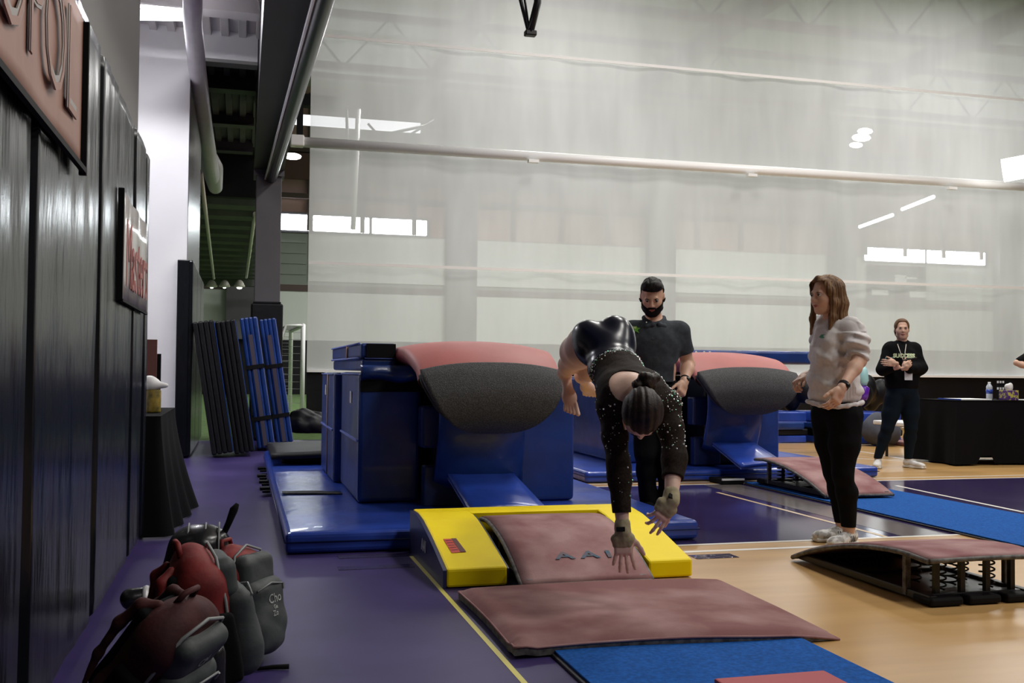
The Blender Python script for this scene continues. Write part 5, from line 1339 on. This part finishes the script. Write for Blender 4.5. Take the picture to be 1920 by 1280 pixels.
def hclip2(X, Y, Z, hc=hc, B=HB):
    R_, F_, U_ = B
    a = (X - hc[0]) * R_[0] + (Y - hc[1]) * R_[1] + (Z - hc[2]) * R_[2]; b_ = (X - hc[0]) * F_[0] + (Y - hc[1]) * F_[1] + (Z - hc[2]) * F_[2]; c = (X - hc[0]) * U_[0] + (Y - hc[1]) * U_[1] + (Z - hc[2]) * U_[2]
    return np.minimum(np.minimum(b_ - .050, .084 - c), .062 - np.abs(a)) + 0 * a
def strands(x, y, z, hc=hc, B=HB):
    a = (x - hc[0]) * B[0][0] + (y - hc[1]) * B[0][1] + (z - hc[2]) * B[0][2]; b_ = (x - hc[0]) * B[1][0] + (y - hc[1]) * B[1][1]
    th = np.arctan2(a, b_ + .02)
    return .0020 * np.sin(th * 44 + 2 * wob(x, y, z, 14, 3)) + .0012 * np.sin(th * 91)
adopt(sdf_mesh('hair', f, M['hair_auburn'], h=.0042, clip=hclip2, disp=strands), wa)
# watch and bracelet
def band(c, ax, r, hh, m, name, root):
    b = MB(); ax = unit(ax); x_ = unit(np.cross(ax, UP + .01)); y_ = np.cross(ax, x_)
    Mx = Matrix(((x_[0], y_[0], ax[0], c[0]), (x_[1], y_[1], ax[1], c[1]), (x_[2], y_[2], ax[2], c[2]), (0, 0, 0, 1)))
    b.lathe([(r * .9, -hh), (r, -hh * .7), (r, hh * .7), (r * .9, hh)], (0, 0, 0), 22); o = b.build(name, m); o.data.transform(Mx); return adopt(o, root)
ax = unit(wrN - elN); band(wrN - ax * .030, ax, .033, .016, M['black'], 'smart_watch', wa); band(wrN + ax * .002, ax, .0275, .002, M['spring_edge'], 'bracelet', wa)
b = MB(); c = wrN - ax * .03 + unit(TOC * .8 + RG * .4) * .030; b.ball(Vector(c), .017); adopt(b.build('watch_face', M['black_metal']), wa)

# ------------------------------------------------------------------ woman in black by the judges' table
wb = thing('person', 'woman in a black sweatshirt reading SUCCESS with arms crossed, left of the judges table', 'person', tuple(G(1680, 876)))
D2 = 11.27
FB = unit(TOC * .93 - RG * .28); Bb = basis(FB, UP)
HB = basis(unit(TOC * .95 - RG * .22), UP)
hc = J(1691, 617, D2)
f = Field(); P = head(f, hc, HB, .98)
nb = J(1691, 642, D2 + .02); f.cap(hc - HB[2] * .06 - HB[1] * .02, nb, .048, .055, .03)
sA, sB = J(1669, 654, D2 + .02), J(1713, 654, D2 + .02)
f.cap(nb - UP * .02, sA, .05, .048, .04); f.cap(nb - UP * .02, sB, .05, .048, .04)
f.ell(J(1691, 672, D2), (.155, .10, .14), Bb, .05); f.ell(J(1691, 705, D2), (.14, .10, .14), Bb, .06); f.ell(J(1691, 735, D2), (.165, .12, .11), Bb, .06)
eA, eB = J(1656, 692, D2 - .05), J(1727, 690, D2 - .05); wA, wB = J(1684, 688, D2 - .22), J(1697, 690, D2 - .24)
arm(f, sA, eA, wA, (.05, .045, .04, .038, .026)); arm(f, sB, eB, wB, (.05, .045, .04, .038, .026))
hand(f, J(1680, 681, D2 - .24), -RG * .97 + UP * .05, TOC, UP, .95, (.2, .2, .2, .2), .05)
hand(f, J(1694, 690, D2 - .26), RG * .75 + UP * .6, TOC, UP * .6 - RG * .6, .95, (.5, .55, .6, .6), .04)
hA, kA, aA = J(1676, 748, D2), J(1664, 802, D2 - .02), J(1646, 857, D2 + .03)
hB, kB, aB = J(1706, 748, D2), J(1708, 802, D2 - .02), J(1703, 858, D2 + .03)
for a, b_, c in ((hA, kA, aA), (hB, kB, aB)): leg(f, a, b_, c, (.10, .088, .06, .058, .038), back=-FB)
adopt(sdf_mesh('body', f, M['skin'], h=.0055), wb)
face_parts(P, HB, wb, .98)
g = Field(); g.cap(nb - UP * .03, sA, .06, .075, .06); g.cap(nb - UP * .03, sB, .06, .075, .06)
g.ell(J(1691, 674, D2), (.185, .135, .16), Bb, .07); g.ell(J(1691, 706, D2), (.185, .135, .14), Bb, .08); g.ell(J(1691, 722, D2), (.178, .13, .08), Bb, .05)
g.chain([sA, eA, eA * .45 + wA * .55], [.072, .066, .055], .04); g.chain([sB, eB, eB * .25 + wB * .75], [.072, .066, .055], .04)
hz = J(1691, 729, D2)[2]
bs = adopt(sdf_mesh('sweatshirt', g, M['black_cloth'], h=.006, clip=lambda X, Y, Z: hz - Z + 0 * X + 0 * Y, disp=lambda x, y, z: .006 * wob(x, y, z, 24, 15)), wb)
g = Field(); g.ell(J(1691, 732, D2), (.168, .123, .14), Bb, .05)
for a, b_, c in ((hA, kA, aA), (hB, kB, aB)): leg(g, a, b_, c, (.105, .093, .066, .064, .044), back=-FB)
adopt(sdf_mesh('leggings', g, M['teal_leggings'], h=.006, clip=lambda X, Y, Z: np.maximum(Z - (hz + .09), .10 - Z) + 0 * X + 0 * Y), wb)
for an, dv in ((aA, TOC * .8 - RG * .35), (aB, TOC * .7 + RG * .55)): shoe(wb, np.array([an[0], an[1], .002]) - unit(dv) * .05, dv, M['shoe_white'], 1.0)
tree = bvh(bs)
o = text('lettering', 'SUCCESS', .058, M['print_green'] if 'print_green' in M else mat('print_pale_green', (.62, .72, .45), .6), None, frame_matrix(J(1695, 667, D2 - .4), RG, UP), ext=.0006, bold=.0035); adopt(wrap(o, tree, .004), wb)
b = MB(); b.box((-.045, -.006, 0), (.045, .004, .001)); b.box((-.05, -.016, 0), (.02, -.010, .001)); o = b.build('small_print', M['print_line'] if 'print_line' in M else mat('print_teal', (.10, .22, .20), .6)); o.data.transform(frame_matrix(J(1668, 670, D2 - .4), RG, UP)); adopt(wrap(o, tree, .004), wb)
f = Field(); f.ell(P(0, -.014, .036), (.081, .099, .088), HB, .02); f.ell(P(0, -.10, .06), (.04, .035, .04), HB, .02); f.cap(P(.05, -.05, -.02), P(.05, -.04, -.06), .03, .02, .02); f.cap(P(-.05, -.05, -.02), P(-.05, -.04, -.06), .03, .02, .02)
adopt(sdf_mesh('hair', f, M['hair_blonde'], h=.005, clip=lambda X, Y, Z: hclip2(X, Y, Z, hc, HB)), wb)
b = MB(); q = J(1706, 673, D2 - .36); b.box((-.075, -.012, -.006), (.075, .012, .006), bev=.003); o = b.build('phone', M['black_metal']); o.data.transform(frame_matrix(q, RG + UP * .2, UP * .5 + TOC)); 
o.location = (0, 0, 0); tag(o, 'dark phone held by the woman in the black sweatshirt', 'phone')
b = MB(); b.box((-.040, -.055, -.002), (.045, .045, .002)); o = b.build('name_badge', M['sweat_white']); o.data.transform(frame_matrix(J(1703, 703, D2 - .19), RG, UP)); adopt(o, wb)
b = MB(); b.tube([J(1683, 645, D2 - .07), J(1688, 660, D2 - .165), J(1694, 676, D2 - .19), J(1701, 695, D2 - .20)], .004, 6); b.tube([J(1699, 645, D2 - .07), J(1697, 660, D2 - .16), J(1697, 676, D2 - .19)], .004, 6); adopt(b.build('lanyard', M['pipe_white'] if 'pipe_white' in M else M['white_plain']), wb)

# ------------------------------------------------------------------ person leaving the frame at the right
wc_ = thing('person', 'person cut by the right edge, only a bent arm in a black sleeve showing', 'person', tuple(G(1975, 872)))
D3 = 11.75; f = Field(); HB = basis(-RG * .7 + TOC * .4, UP); Bb = basis(-RG * .5 + TOC, UP)
hc = J(1975, 612, D3); P = head(f, hc, HB, 1.0); nb = J(1975, 640, D3); f.cap(hc - UP * .06, nb, .048, .055, .03)
sA, sB = J(1953, 652, D3 - .05), J(1998, 652, D3 + .05); f.cap(nb, sA, .05, .05, .04); f.cap(nb, sB, .05, .05, .04)
f.ell(J(1975, 672, D3), (.15, .10, .14), Bb, .05); f.ell(J(1975, 705, D3), (.13, .10, .14), Bb, .06); f.ell(J(1975, 735, D3), (.16, .12, .11), Bb, .06)
eA, wA = J(1906, 680, D3 - .1), J(1940, 693, D3 - .2); arm(f, sA, eA, wA, (.048, .043, .028, .032, .024)); hand(f, wA, RG + UP * .1, TOC, UP, .95)
arm(f, sB, J(2010, 690, D3), J(1990, 720, D3 - .15)); hand(f, J(1990, 720, D3 - .15), -RG * .5 - UP, TOC, -RG, .95)
for dx in (-14, 14): leg(f, J(1975 + dx, 745, D3), J(1975 + dx, 802, D3), J(1975 + dx, 862, D3 + .02))
adopt(sdf_mesh('body', f, M['skin'], h=.006), wc_); face_parts(P, HB, wc_, 1.0)
g = Field(); g.cap(nb - UP * .03, sA, .06, .06, .06); g.cap(nb - UP * .03, sB, .06, .06, .06); g.ell(J(1975, 674, D3), (.16, .12, .16), Bb, .07); g.ell(J(1975, 710, D3), (.16, .12, .12), Bb, .08)
g.chain([sA, eA * .88 + sA * .12], [.056, .046], .04); g.chain([sB, J(2010, 690, D3), J(1995, 712, D3 - .1)], [.06, .05, .045], .04)
adopt(sdf_mesh('shirt', g, M['black_cloth'], h=.008), wc_)
g = Field(); g.ell(J(1975, 738, D3), (.163, .122, .10), Bb, .05)
for dx in (-14, 14): leg(g, J(1975 + dx, 745, D3), J(1975 + dx, 802, D3), J(1975 + dx, 862, D3 + .02), (.105, .095, .068, .066, .046))
adopt(sdf_mesh('trousers', g, M['black_leggings'], h=.008, clip=lambda X, Y, Z: .08 - Z + 0 * X + 0 * Y), wc_)
for dx in (-14, 14): q = J(1975 + dx, 862, D3 + .02); shoe(wc_, np.array([q[0], q[1], .002]) - TOC * .05, TOC, M['shoe_white'])
f = Field(); f.ell(P(0, -.014, .036), (.081, .099, .088), HB, .02); adopt(sdf_mesh('hair', f, M['hair_dark'], h=.006, clip=lambda X, Y, Z: hclip2(X, Y, Z, hc, HB)), wc_)
# ------------------------------------------------------------------ the gymnast
gy = thing('person', 'gymnast in a dark sparkling leotard diving hands first towards the springboard', 'person', tuple(G(1180, 1110)))
M['leo'] = mat('leotard_navy_foil', (.004, .006, .018), .27, spec=.40, coat=.0, bump=.02, bscale=14, bdist=.008)
M['leo_mesh'] = mat('leotard_sheer_mesh', (.011, .007, .006), .8, spec=.15, col2=(.026, .017, .012), vscale=120, bump=.3, bscale=250, bdist=.002)
M['guard'] = mat('wrist_guard_tan', (.30, .26, .15), .8, col2=(.40, .35, .22), vscale=30, bump=.5, bscale=60, bdist=.003)
M['hair_gym'] = mat('hair_gymnast', (.009, .006, .006), .5, spec=.3, col2=(.030, .018, .014), vscale=50, bump=.5, bscale=120, bdist=.003)
pel, wai, rib = J(1131, 642, 4.84), J(1154, 692, 4.62), J(1184, 738, 4.42)
sR, sL = J(1146, 765, 4.38), J(1250, 757, 4.42); nk = J(1197, 748, 4.30)
es = unit(rib - pel); er = unit(RG + .12 * -UP * 0); er = unit(er - es * np.dot(er, es)); eb = unit(np.cross(er, es)); eb = eb if eb[2] > 0 else -eb
BT = np.array([er, es, eb])
tor = Field()
tor.ell(rib - es * .01, (.148, .17, .098), BT, .03)
tor.ell(wai, (.122, .15, .088), BT, .06)
tor.ell(pel + es * .06, (.135, .12, .10), BT, .05)
but = Field()
bL, bR = J(1104, 638, 4.84), J(1154, 631, 4.84)
but.ell(bL, (.082, .100, .092), BT, .045); but.ell(bR, (.086, .102, .096), BT, .030)
sh = Field(); sh.cap(nk - es * .06, sR, .060, .054, .05); sh.cap(nk - es * .06, sL, .060, .054, .05)
sh.ell(rib + er * .07 + eb * .045, (.05, .07, .03), BT, .04); sh.ell(rib - er * .07 + eb * .045, (.05, .07, .03), BT, .04)
# legs trailing behind
hL, kL, aL = J(1094, 652, 4.88), J(1076, 672, 5.20), J(1060, 700, 5.46)
hR, kR, aR = J(1150, 648, 4.90), J(1117, 682, 5.22), J(1092, 706, 5.50)
def thigh(F_):
    F_.chain([hL, J(1083, 660, 5.02), kL], [.092, .082, .058], .035); F_.chain([hR, J(1130, 668, 5.04), kR], [.090, .080, .058], .03)
body = Field(); body.p += tor.p + but.p + sh.p; thigh(body)
body.chain([kL, J(1066, 684, 5.32), aL], [.052, .052, .030], .02); body.chain([kR, J(1104, 694, 5.34), aR], [.052, .054, .034], .03)
def bfoot(F_, an, toe, side, nrm):
    d = unit(toe - an); sd = unit(side - d * np.dot(side, d)); n = np.cross(sd, d); L_ = np.linalg.norm(toe - an)
    F_.cap(an + d * .01, an + d * L_ * .5, .029, .027, .02); F_.ell(an - d * .01 - sd * .012, (.031, .034, .034), np.array([sd, d, n]), .02)
    F_.ell(an + d * L_ * .56, (.040, .050, .021), np.array([sd, d, n]), .025)
    for i, (o_, l_, r_) in enumerate(((.026, .052, .0125), (.009, .046, .0095), (-.006, .040, .009), (-.019, .033, .0085), (-.030, .024, .008))):
        p = an + d * (L_ * .70) + sd * o_; F_.cap(p, p + d * (l_ * 1.15) + sd * o_ * .2, r_, r_ * .95, .005); 
bfoot(body, aL, J(1074, 783, 5.36), RG, TOC); bfoot(body, aR, J(1109, 744, 5.66), RG, TOC)
# arms
eR, wR = J(1160, 872, 4.27), J(1168, 996, 4.22); eL, wL = J(1265, 852, 4.32), J(1258, 938, 4.20)
arm(body, sR, eR, wR, (.050, .047, .040, .037, .0245)); arm(body, sL, eL, wL, (.052, .049, .041, .039, .026))
hand(body, wR, -UP * 1.0 + RG * .03 + TOC * .05, TOC, RG, 1.0, (.10, .08, .08, .10), .17, thumb=(.75, .05))
dL_ = -RG * .55 - UP * .80 + TOC * .1
hand(body, wL + np.array(dL_) * .0, dL_, TOC * .9 + RG * .3 - UP * .1, RG * .8 - UP * .55, .93, (.10, .12, .35, .5), .16, thumb=(.45, .3))
# head
HBg = basis(unit(-UP * 1.0 - TOC * .02), unit(TOC * 1.0)); hcg = J(1203, 776, 4.20)
HBg = np.array([-HBg[0], HBg[1], HBg[2]]) if False else HBg
Pg = head(body, hcg, HBg, .97)
body.cap(hcg - HBg[2] * .06 - HBg[1] * .03, nk - es * .03, .044, .052, .035)
adopt(sdf_mesh('body', body, M['skin_rose'], h=.0036), gy)
face_parts(Pg, HBg, gy, .97)
# leotard: foil lower part
lw = Field(); lw.p += tor.p + but.p
cut = pel + es * .235
def side_of(X, Y, Z, p, n): return (X - p[0]) * n[0] + (Y - p[1]) * n[1] + (Z - p[2]) * n[2]
def lat(X, Y, Z): return side_of(X, Y, Z, cut, er)
leo = adopt(sdf_mesh('leotard_bottom', lw, M['leo'], h=.0036, off=.0055, clip=lambda X, Y, Z: side_of(X, Y, Z, cut, es) - 1.6 * np.minimum(lat(X, Y, Z) ** 2, .02)), gy)
up_ = Field(); up_.p += tor.p + sh.p
slR_, slL_ = wR + (eR - wR) * .28, wL + (eL - wL) * .48
arm(up_, sR, eR, slR_, (.050, .047, .041, .041, .034)); arm(up_, sL, eL, slL_, (.052, .049, .042, .043, .042))
hole_c = J(1172, 742, 4.36) + eb * .05
dRr, dLl = unit(wR - eR), unit(wL - eL)
def uclip(X, Y, Z):
    a = -side_of(X, Y, Z, cut, es) + 1.6 * np.minimum(lat(X, Y, Z) ** 2, .02)
    q1 = side_of(X, Y, Z, hole_c, er) / .070; q2 = side_of(X, Y, Z, hole_c, es) / .088; q3 = side_of(X, Y, Z, hole_c, eb) / .12
    hole = (1 - np.sqrt(q1 ** 2 + q2 ** 2 + q3 ** 2)) * .07
    r = np.maximum(a, hole)
    c1 = side_of(X, Y, Z, slR_, dRr); near1 = (side_of(X, Y, Z, slR_, RG) ** 2 + side_of(X, Y, Z, slR_, TOC) ** 2) < .012
    r = np.maximum(r, np.where(near1, c1, -1)); c2 = side_of(X, Y, Z, slL_, dLl); near2 = (side_of(X, Y, Z, slL_, RG) ** 2 + side_of(X, Y, Z, slL_, TOC) ** 2) < .012
    r = np.maximum(r, np.where(near2, c2, -1))
    nc = side_of(X, Y, Z, nk - es * .0, es); nn = ((side_of(X, Y, Z, nk, er) ** 2) < .005) & (Z > nk[2] - .13)
    return np.maximum(r, np.where(nn, nc, -1))
top_ = adopt(sdf_mesh('leotard_top', up_, M['leo_mesh'], h=.0036, off=.005, clip=uclip, disp=lambda x, y, z: .0012 * wob(x, y, z, 60, 3)), gy)
# rhinestones
rs = np.random.RandomState(5)
me = top_.data; nf = len(me.polygons); cen = np.empty(nf * 3); me.polygons.foreach_get('center', cen); cen = cen.reshape(-1, 3); nor = np.empty(nf * 3); me.polygons.foreach_get('normal', nor); nor = nor.reshape(-1, 3)
sv = (cen - cut) @ es; lv = (cen - cut) @ er; bv = (cen - cut) @ eb
wgt = np.exp(-((sv - 1.6 * np.minimum(lv ** 2, .02)) / .020) ** 2) * 1.0           # along the waist seam
hd = np.sqrt((((cen - hole_c) @ er) / .070) ** 2 + (((cen - hole_c) @ es) / .088) ** 2)
wgt += .55 * np.exp(-((np.abs(lv + .02) - .105 - .25 * sv) / .016) ** 2) * (sv > 0) * (sv < .30)
wgt += .10 * (sv > .25) * (cen[:, 2] < .95) * (cen[:, 2] > .72) + .035 * (cen[:, 2] < .72) * (cen[:, 2] > .5) * (lv < .05)
wgt += .9 * np.exp(-np.sum((cen - (sL + eb * .04)) ** 2, 1) / .0022)
wgt *= ((nor @ eb) > -.2) | (nor @ TOC > .2)
pick = rs.choice(nf, 900, replace=False, p=wgt / wgt.sum())
b = MB(); bb_ = MB()
for k, i in enumerate(pick):
    r = .0019 + .0034 * rs.rand() ** 2.5
    q = b if k % 5 else bb_
    t_ = bmesh.new(); bmesh.ops.create_icosphere(t_, subdivisions=1, radius=r); bmesh.ops.rotate(t_, cent=(0, 0, 0), matrix=Matrix.Rotation(rs.rand() * 6, 3, Vector(rs.normal(size=3)).normalized()), verts=t_.verts)
    bmesh.ops.translate(t_, vec=Vector(cen[i] + nor[i] * .001), verts=t_.verts); q._add(t_)
M['gem'] = mat('rhinestone_silver', (.95, .97, 1.0), .22, .6); M['gem2'] = mat('rhinestone_green', (.35, .9, .6), .22, .6)
o = adopt(b.build('rhinestones', M['gem']), gy); o['kind'] = 'stuff'
o = adopt(bb_.build('green_rhinestones', M['gem2']), gy); o['kind'] = 'stuff'
# hair: cap with combed-back rows, bun on the crown
f = Field(); f.ell(Pg(0, -.014, .034), (.083, .101, .094), HBg, .02)
def gclip(X, Y, Z):
    a = side_of(X, Y, Z, hcg, HBg[0]); b_ = side_of(X, Y, Z, hcg, HBg[1]); c = side_of(X, Y, Z, hcg, HBg[2])
    return np.maximum(np.minimum(b_ - .045, .070 - c), -(c + .055) * 1.0)
def rows(x, y, z):
    a = (x - hcg[0]) * HBg[0][0] + (y - hcg[1]) * HBg[0][1] + (z - hcg[2]) * HBg[0][2]; b_ = (x - hcg[0]) * HBg[1][0] + (y - hcg[1]) * HBg[1][1] + (z - hcg[2]) * HBg[1][2]
    th = a / (.55 + .45 * np.cos(np.clip(b_ / .11, -1.5, 1.5)))
    return .0045 * np.abs(np.sin(th * 95)) - .001
adopt(sdf_mesh('hair', f, M['hair_gym'], h=.0036, clip=gclip, disp=rows), gy)
f = Field(); bc = J(1212, 714, 4.24)
rs2 = np.random.RandomState(3)
f.ell(bc, (.042, .040, .038), None, .01)
for k in range(14):
    v_ = unit(rs2.normal(size=3)); f.ell(bc + v_ * .031, (.022, .018, .020), None, .008)
f.ell(J(1196, 722, 4.22), (.026, .024, .024), None, .01); f.ell(J(1228, 708, 4.27), (.024, .024, .022), None, .01)
adopt(sdf_mesh('hair_bun', f, M['hair_gym'], h=.0036, disp=lambda x, y, z: .0025 * wob(x, y, z, 150, 2)), gy)
# wrist guards
def guard(w0, d, n, t_, elb, s_=1.0):
    d = unit(d); a = unit(np.array(w0) - elb); n = unit(n - d * np.dot(n, d)); t_ = unit(t_ - d * np.dot(t_, d) - n * np.dot(t_, n))
    f = Field(); f.cap(w0 - a * .030, w0 - a * .002, .0295 * s_, .0295 * s_, .02); f.cap(w0 - a * .008, w0 + d * .018, .031 * s_, .030 * s_, .015)
    f.box(w0 + d * .046 - t_ * .003, (.042 * s_, .026, .021), np.array([t_, d, n]), .018, .02)
    f.cap(w0 - a * .032, w0 - a * .024, .033 * s_, .033 * s_, .004); f.cap(w0 - a * .006, w0 + a * .004, .033 * s_, .033 * s_, .004)
    f.cap(w0 + d * .028 + t_ * .028, w0 + d * .03 - t_ * .030, .022, .022, .008)
    adopt(sdf_mesh('wrist_guard', f, M['guard'], h=.0036, disp=lambda x, y, z: .0013 * wob(x, y, z, 120, 2)), gy)
    c = w0 - a * .014 + n * .031 - t_ * .012; b = MB(); b.box((-.018, -.010, -.005), (.018, .010, .005), bev=.002); o = b.build('guard_strap', M['black']); o.data.transform(frame_matrix(c, t_, a)); adopt(o, gy)
guard(wR, -UP + RG * .03, TOC, RG, eR); guard(wL, np.array(dL_), TOC * .9 + RG * .3, RG * .8 - UP * .55, eL, 1.05)
# ================================================================== backpacks by the wall
M['bag_red'] = mat('bag_red_nylon', (.17, .008, .007), .7, var=.25, vscale=9, bump=.5, bscale=14, bdist=.01)
M['bag_grey'] = mat('bag_grey_nylon', (.036, .044, .044), .65, var=.2, vscale=9, bump=.4, bscale=16, bdist=.01)
M['bag_black'] = mat('bag_black_mesh', (.004, .004, .005), .9, spec=.15, bump=.3, bscale=90, bdist=.003)
M['bag_glossy'] = mat('bag_black_gloss', (.012, .012, .014), .25, bump=.3, bscale=9, bdist=.01)
M['bag_piping'] = mat('bag_piping', (.20, .21, .21), .5)
M['bag_text'] = mat('bag_stitch', (.55, .58, .55), .6)
def backpack(label, base, front, lean=0.0, roll=0.0, s=1.0, words=(), squash=1.0, bodym=None, pocket=None):
    t = thing('backpack', label, 'backpack', tuple(base), 'gym backpacks by the wall pads')
    fr = unit((front[0], front[1], 0)); x_ = np.cross(fr, UP)
    R0 = Matrix(((x_[0], fr[0], 0), (x_[1], fr[1], 0), (x_[2], fr[2], 1))).to_4x4()
    Mx = Matrix.Translation(Vector(base)) @ R0 @ Matrix.Rotation(lean, 4, 'X') @ Matrix.Rotation(roll, 4, 'Y') @ Matrix.Diagonal((s, s, s * squash, 1))
    bm_, pm_ = bodym or M['bag_red'], pocket or M['bag_grey']
    def put(o, par=None):
        o.data.transform(Mx); return adopt(o, par or t)
    sd = int(base[0] * 1000) % 97
    cr = lambda a, fq=22: (lambda x, y, z: a * wob(x, y, z, fq, sd))
    f = Field(); f.box((0, 0, .22), (.155, .085, .20), None, .07, .03); f.ell((0, -.01, .38), (.135, .085, .10), k=.05); f.ell((0, 0, .10), (.165, .10, .10), k=.05)
    put(sdf_mesh('main_body', f, bm_, h=.006, disp=cr(.008)))
    f = Field(); f.box((0, .105, .17), (.125, .055, .155), None, .05, .03); f.ell((0, .12, .12), (.12, .06, .10), k=.04)
    pk = put(sdf_mesh('front_pocket', f, pm_, h=.006, disp=cr(.006)))
    f = Field(); f.box((0, .075, .36), (.115, .045, .075), None, .04, .03); up_p = put(sdf_mesh('upper_pocket', f, pm_, h=.006, disp=cr(.005)))
    f = Field(); f.box((0, -.088, .24), (.115, .022, .17), None, .02, .02); put(sdf_mesh('back_panel', f, M['bag_black'], h=.006, disp=cr(.003)))
    for sg in (-1, 1):
        f = Field(); f.chain([(sg * .055, -.085, .42), (sg * .075, -.122, .39), (sg * .090, -.140, .30), (sg * .105, -.130, .18), (sg * .12, -.10, .07)], [.016, .019, .018, .014, .009], .02)
        put(sdf_mesh('shoulder_strap', f, bm_, h=.006, disp=cr(.003)))
        f = Field(); f.box((sg * .158, .02, .15), (.024, .06, .12), None, .02, .02); put(sdf_mesh('side_pocket', f, M['bag_black'] if sg > 0 else pm_, h=.006, disp=cr(.004)))
    b = MB(); b.tube([(-.04, -.05, .455), (-.03, -.05, .50), (.03, -.05, .50), (.04, -.05, .455)], .010, 8); put(b.build('top_handle', bm_))
    b = MB(); b.tube([(-.135, .055, .07), (-.135, .06, .30), (-.10, .055, .44), (0, .05, .475), (.10, .055, .44), (.135, .06, .30), (.135, .055, .07)], .006, 6); put(b.build('piping', M['bag_piping']))
    b = MB(); b.tube([(-.10, .155, .29), (0, .163, .31), (.10, .155, .29)], .004, 6); b.box((-.102, .155, .265), (-.094, .163, .292)); put(b.build('zipper', M['bag_piping']), None)
    tr = bvh(pk); tr2 = bvh(up_p)
    for (wd_, z, sz, x) in words:
        o = text('lettering', wd_, sz, M['bag_text'], None, Matrix.Identity(4), ext=.0005, bold=.0006)
        o.data.transform(Mx @ Matrix(((-1, 0, 0, x), (0, 0, 1, .30), (0, 1, 0, z), (0, 0, 0, 1)))); dn = (Mx.to_3x3() @ Vector((0, -1, 0))).normalized()
        for v in o.data.vertices:
            h_ = (tr if z < .33 else tr2).ray_cast(v.co, dn)
            if h_[0] is not None: v.co = h_[0] - dn * .002
            else: v.co = v.co + dn * .12
        adopt(o, t)
    return t
FR = unit(RG * 1.0 - TOC * .15)
# black gear bag at the back
q = DP(372, 1010, 4.35); bp_ = Vector((q.x, q.y, .0))
f = Field(); f.ell(bp_ + Vector((0, 0, .17)), (.15, .13, .17), k=.05); f.ell(bp_ + Vector((.01, 0, .29)), (.125, .11, .085), k=.05); f.cap(bp_ + Vector((-.10, -.05, .08)), bp_ + Vector((-.26, -.10, .09)), .05, .045, .03)
t = thing('gear_bag', 'black glossy gear bag with a strap standing up behind the red backpacks', 'bag', tuple(bp_))
adopt(sdf_mesh('bag_body', f, M['bag_glossy'], h=.007, disp=lambda x, y, z: .006 * wob(x, y, z, 20, 31)), t)
b = MB(); c = bp_ + Vector((.01, 0, .30))
for k, off in enumerate((-.05, .02, .075)):
    b.tube([c + Vector((off, -.098, -.10)), c + Vector((off, -.092, .02)), c + Vector((off, -.045, .066)), c + Vector((off, .02, .076))], .0045, 6)
adopt(b.build('bag_piping', M['bag_piping']), t)
b = MB(); b.tube([c + Vector((.09, 0, .02)), c + Vector((.115, -.01, .08)), c + Vector((.135, -.01, .135)), c + Vector((.15, -.01, .16))], [.012, .014, .018, .008], 8); adopt(b.build('upright_strap', M['bag_black']), t)
b = MB(); c2 = bp_ + Vector((-.20, -.09, .09)); b.lathe([(.048, -.012), (.052, 0), (.048, .012)], (0, 0, 0), 18); o = b.build('buckle_ring', M['steel']); o.data.transform(frame_matrix(c2, (0, 1, 0), (0, 0, 1))); adopt(o, t)
# bag on the right, then centre, then the fallen one in front
q = G(512, 1246); backpack('grey and red backpack rightmost of the pile, with white lettering on its pocket', (q.x - .10, q.y + .10, .012), unit(RG * .92 + TOC * .30), lean=.10, roll=0, s=.83, words=[('Cho', .24, .055, -.02), ('Zo', .18, .032, .0), ('Ge', .205, .024, -.01)])
q = G(494, 1292); backpack('tall red backpack in the middle of the pile with grey pocket edge', (q.x - .16, q.y + .07, .012), unit(RG * .85 - TOC * .42), lean=.16, roll=0, s=.96, words=[('G', .26, .05, .0), ('Gear', .15, .034, .0)])
q = DP(262, 1365, 3.02); backpack('backpack slumped at the front of the pile, grey pocket across the bottom', (q.x - .06, q.y + .02, .03), unit(RG * .95 + TOC * .25), lean=-.72, roll=.12, s=.93, words=[('CM', .36, .04, .0), ('G', .22, .045, .03)], bodym=mat('bag_red_nylon_shaded', (.045, .005, .005), .8, var=.25, vscale=9, bump=.5, bscale=14, bdist=.01))  # shaded copy of the bag red: the wall's shadow is in the colour
# white-capped bottle
c = DP(403, 1212, 3.15)
t = thing('squeeze_bottle', 'squeeze bottle with a white cap sticking up between the backpacks', 'bottle', tuple(c))
b = MB(); b.lathe([(.030, -.16), (.034, -.15), (.034, -.02), (.024, .012)], c, 18); adopt(b.build('bottle_body', M['bag_glossy']), t)
b = MB(); b.lathe([(.026, .01), (.027, .03), (.018, .038), (.016, .058), (.018, .062), (.016, .07)], c, 18); adopt(b.build('cap', M['white_plain']), t)
# strap end on the floor
a, c = G(480, 1254, .01), G(542, 1249, .01)
b = MB(); b.tube([a, a.lerp(c, .5) + Vector((0, .01, 0)), c], [.006, .008, .009], 6); tag(b.build('strap_end', M['bag_black']), 'black strap end lying on the purple floor right of the backpacks', 'strap')
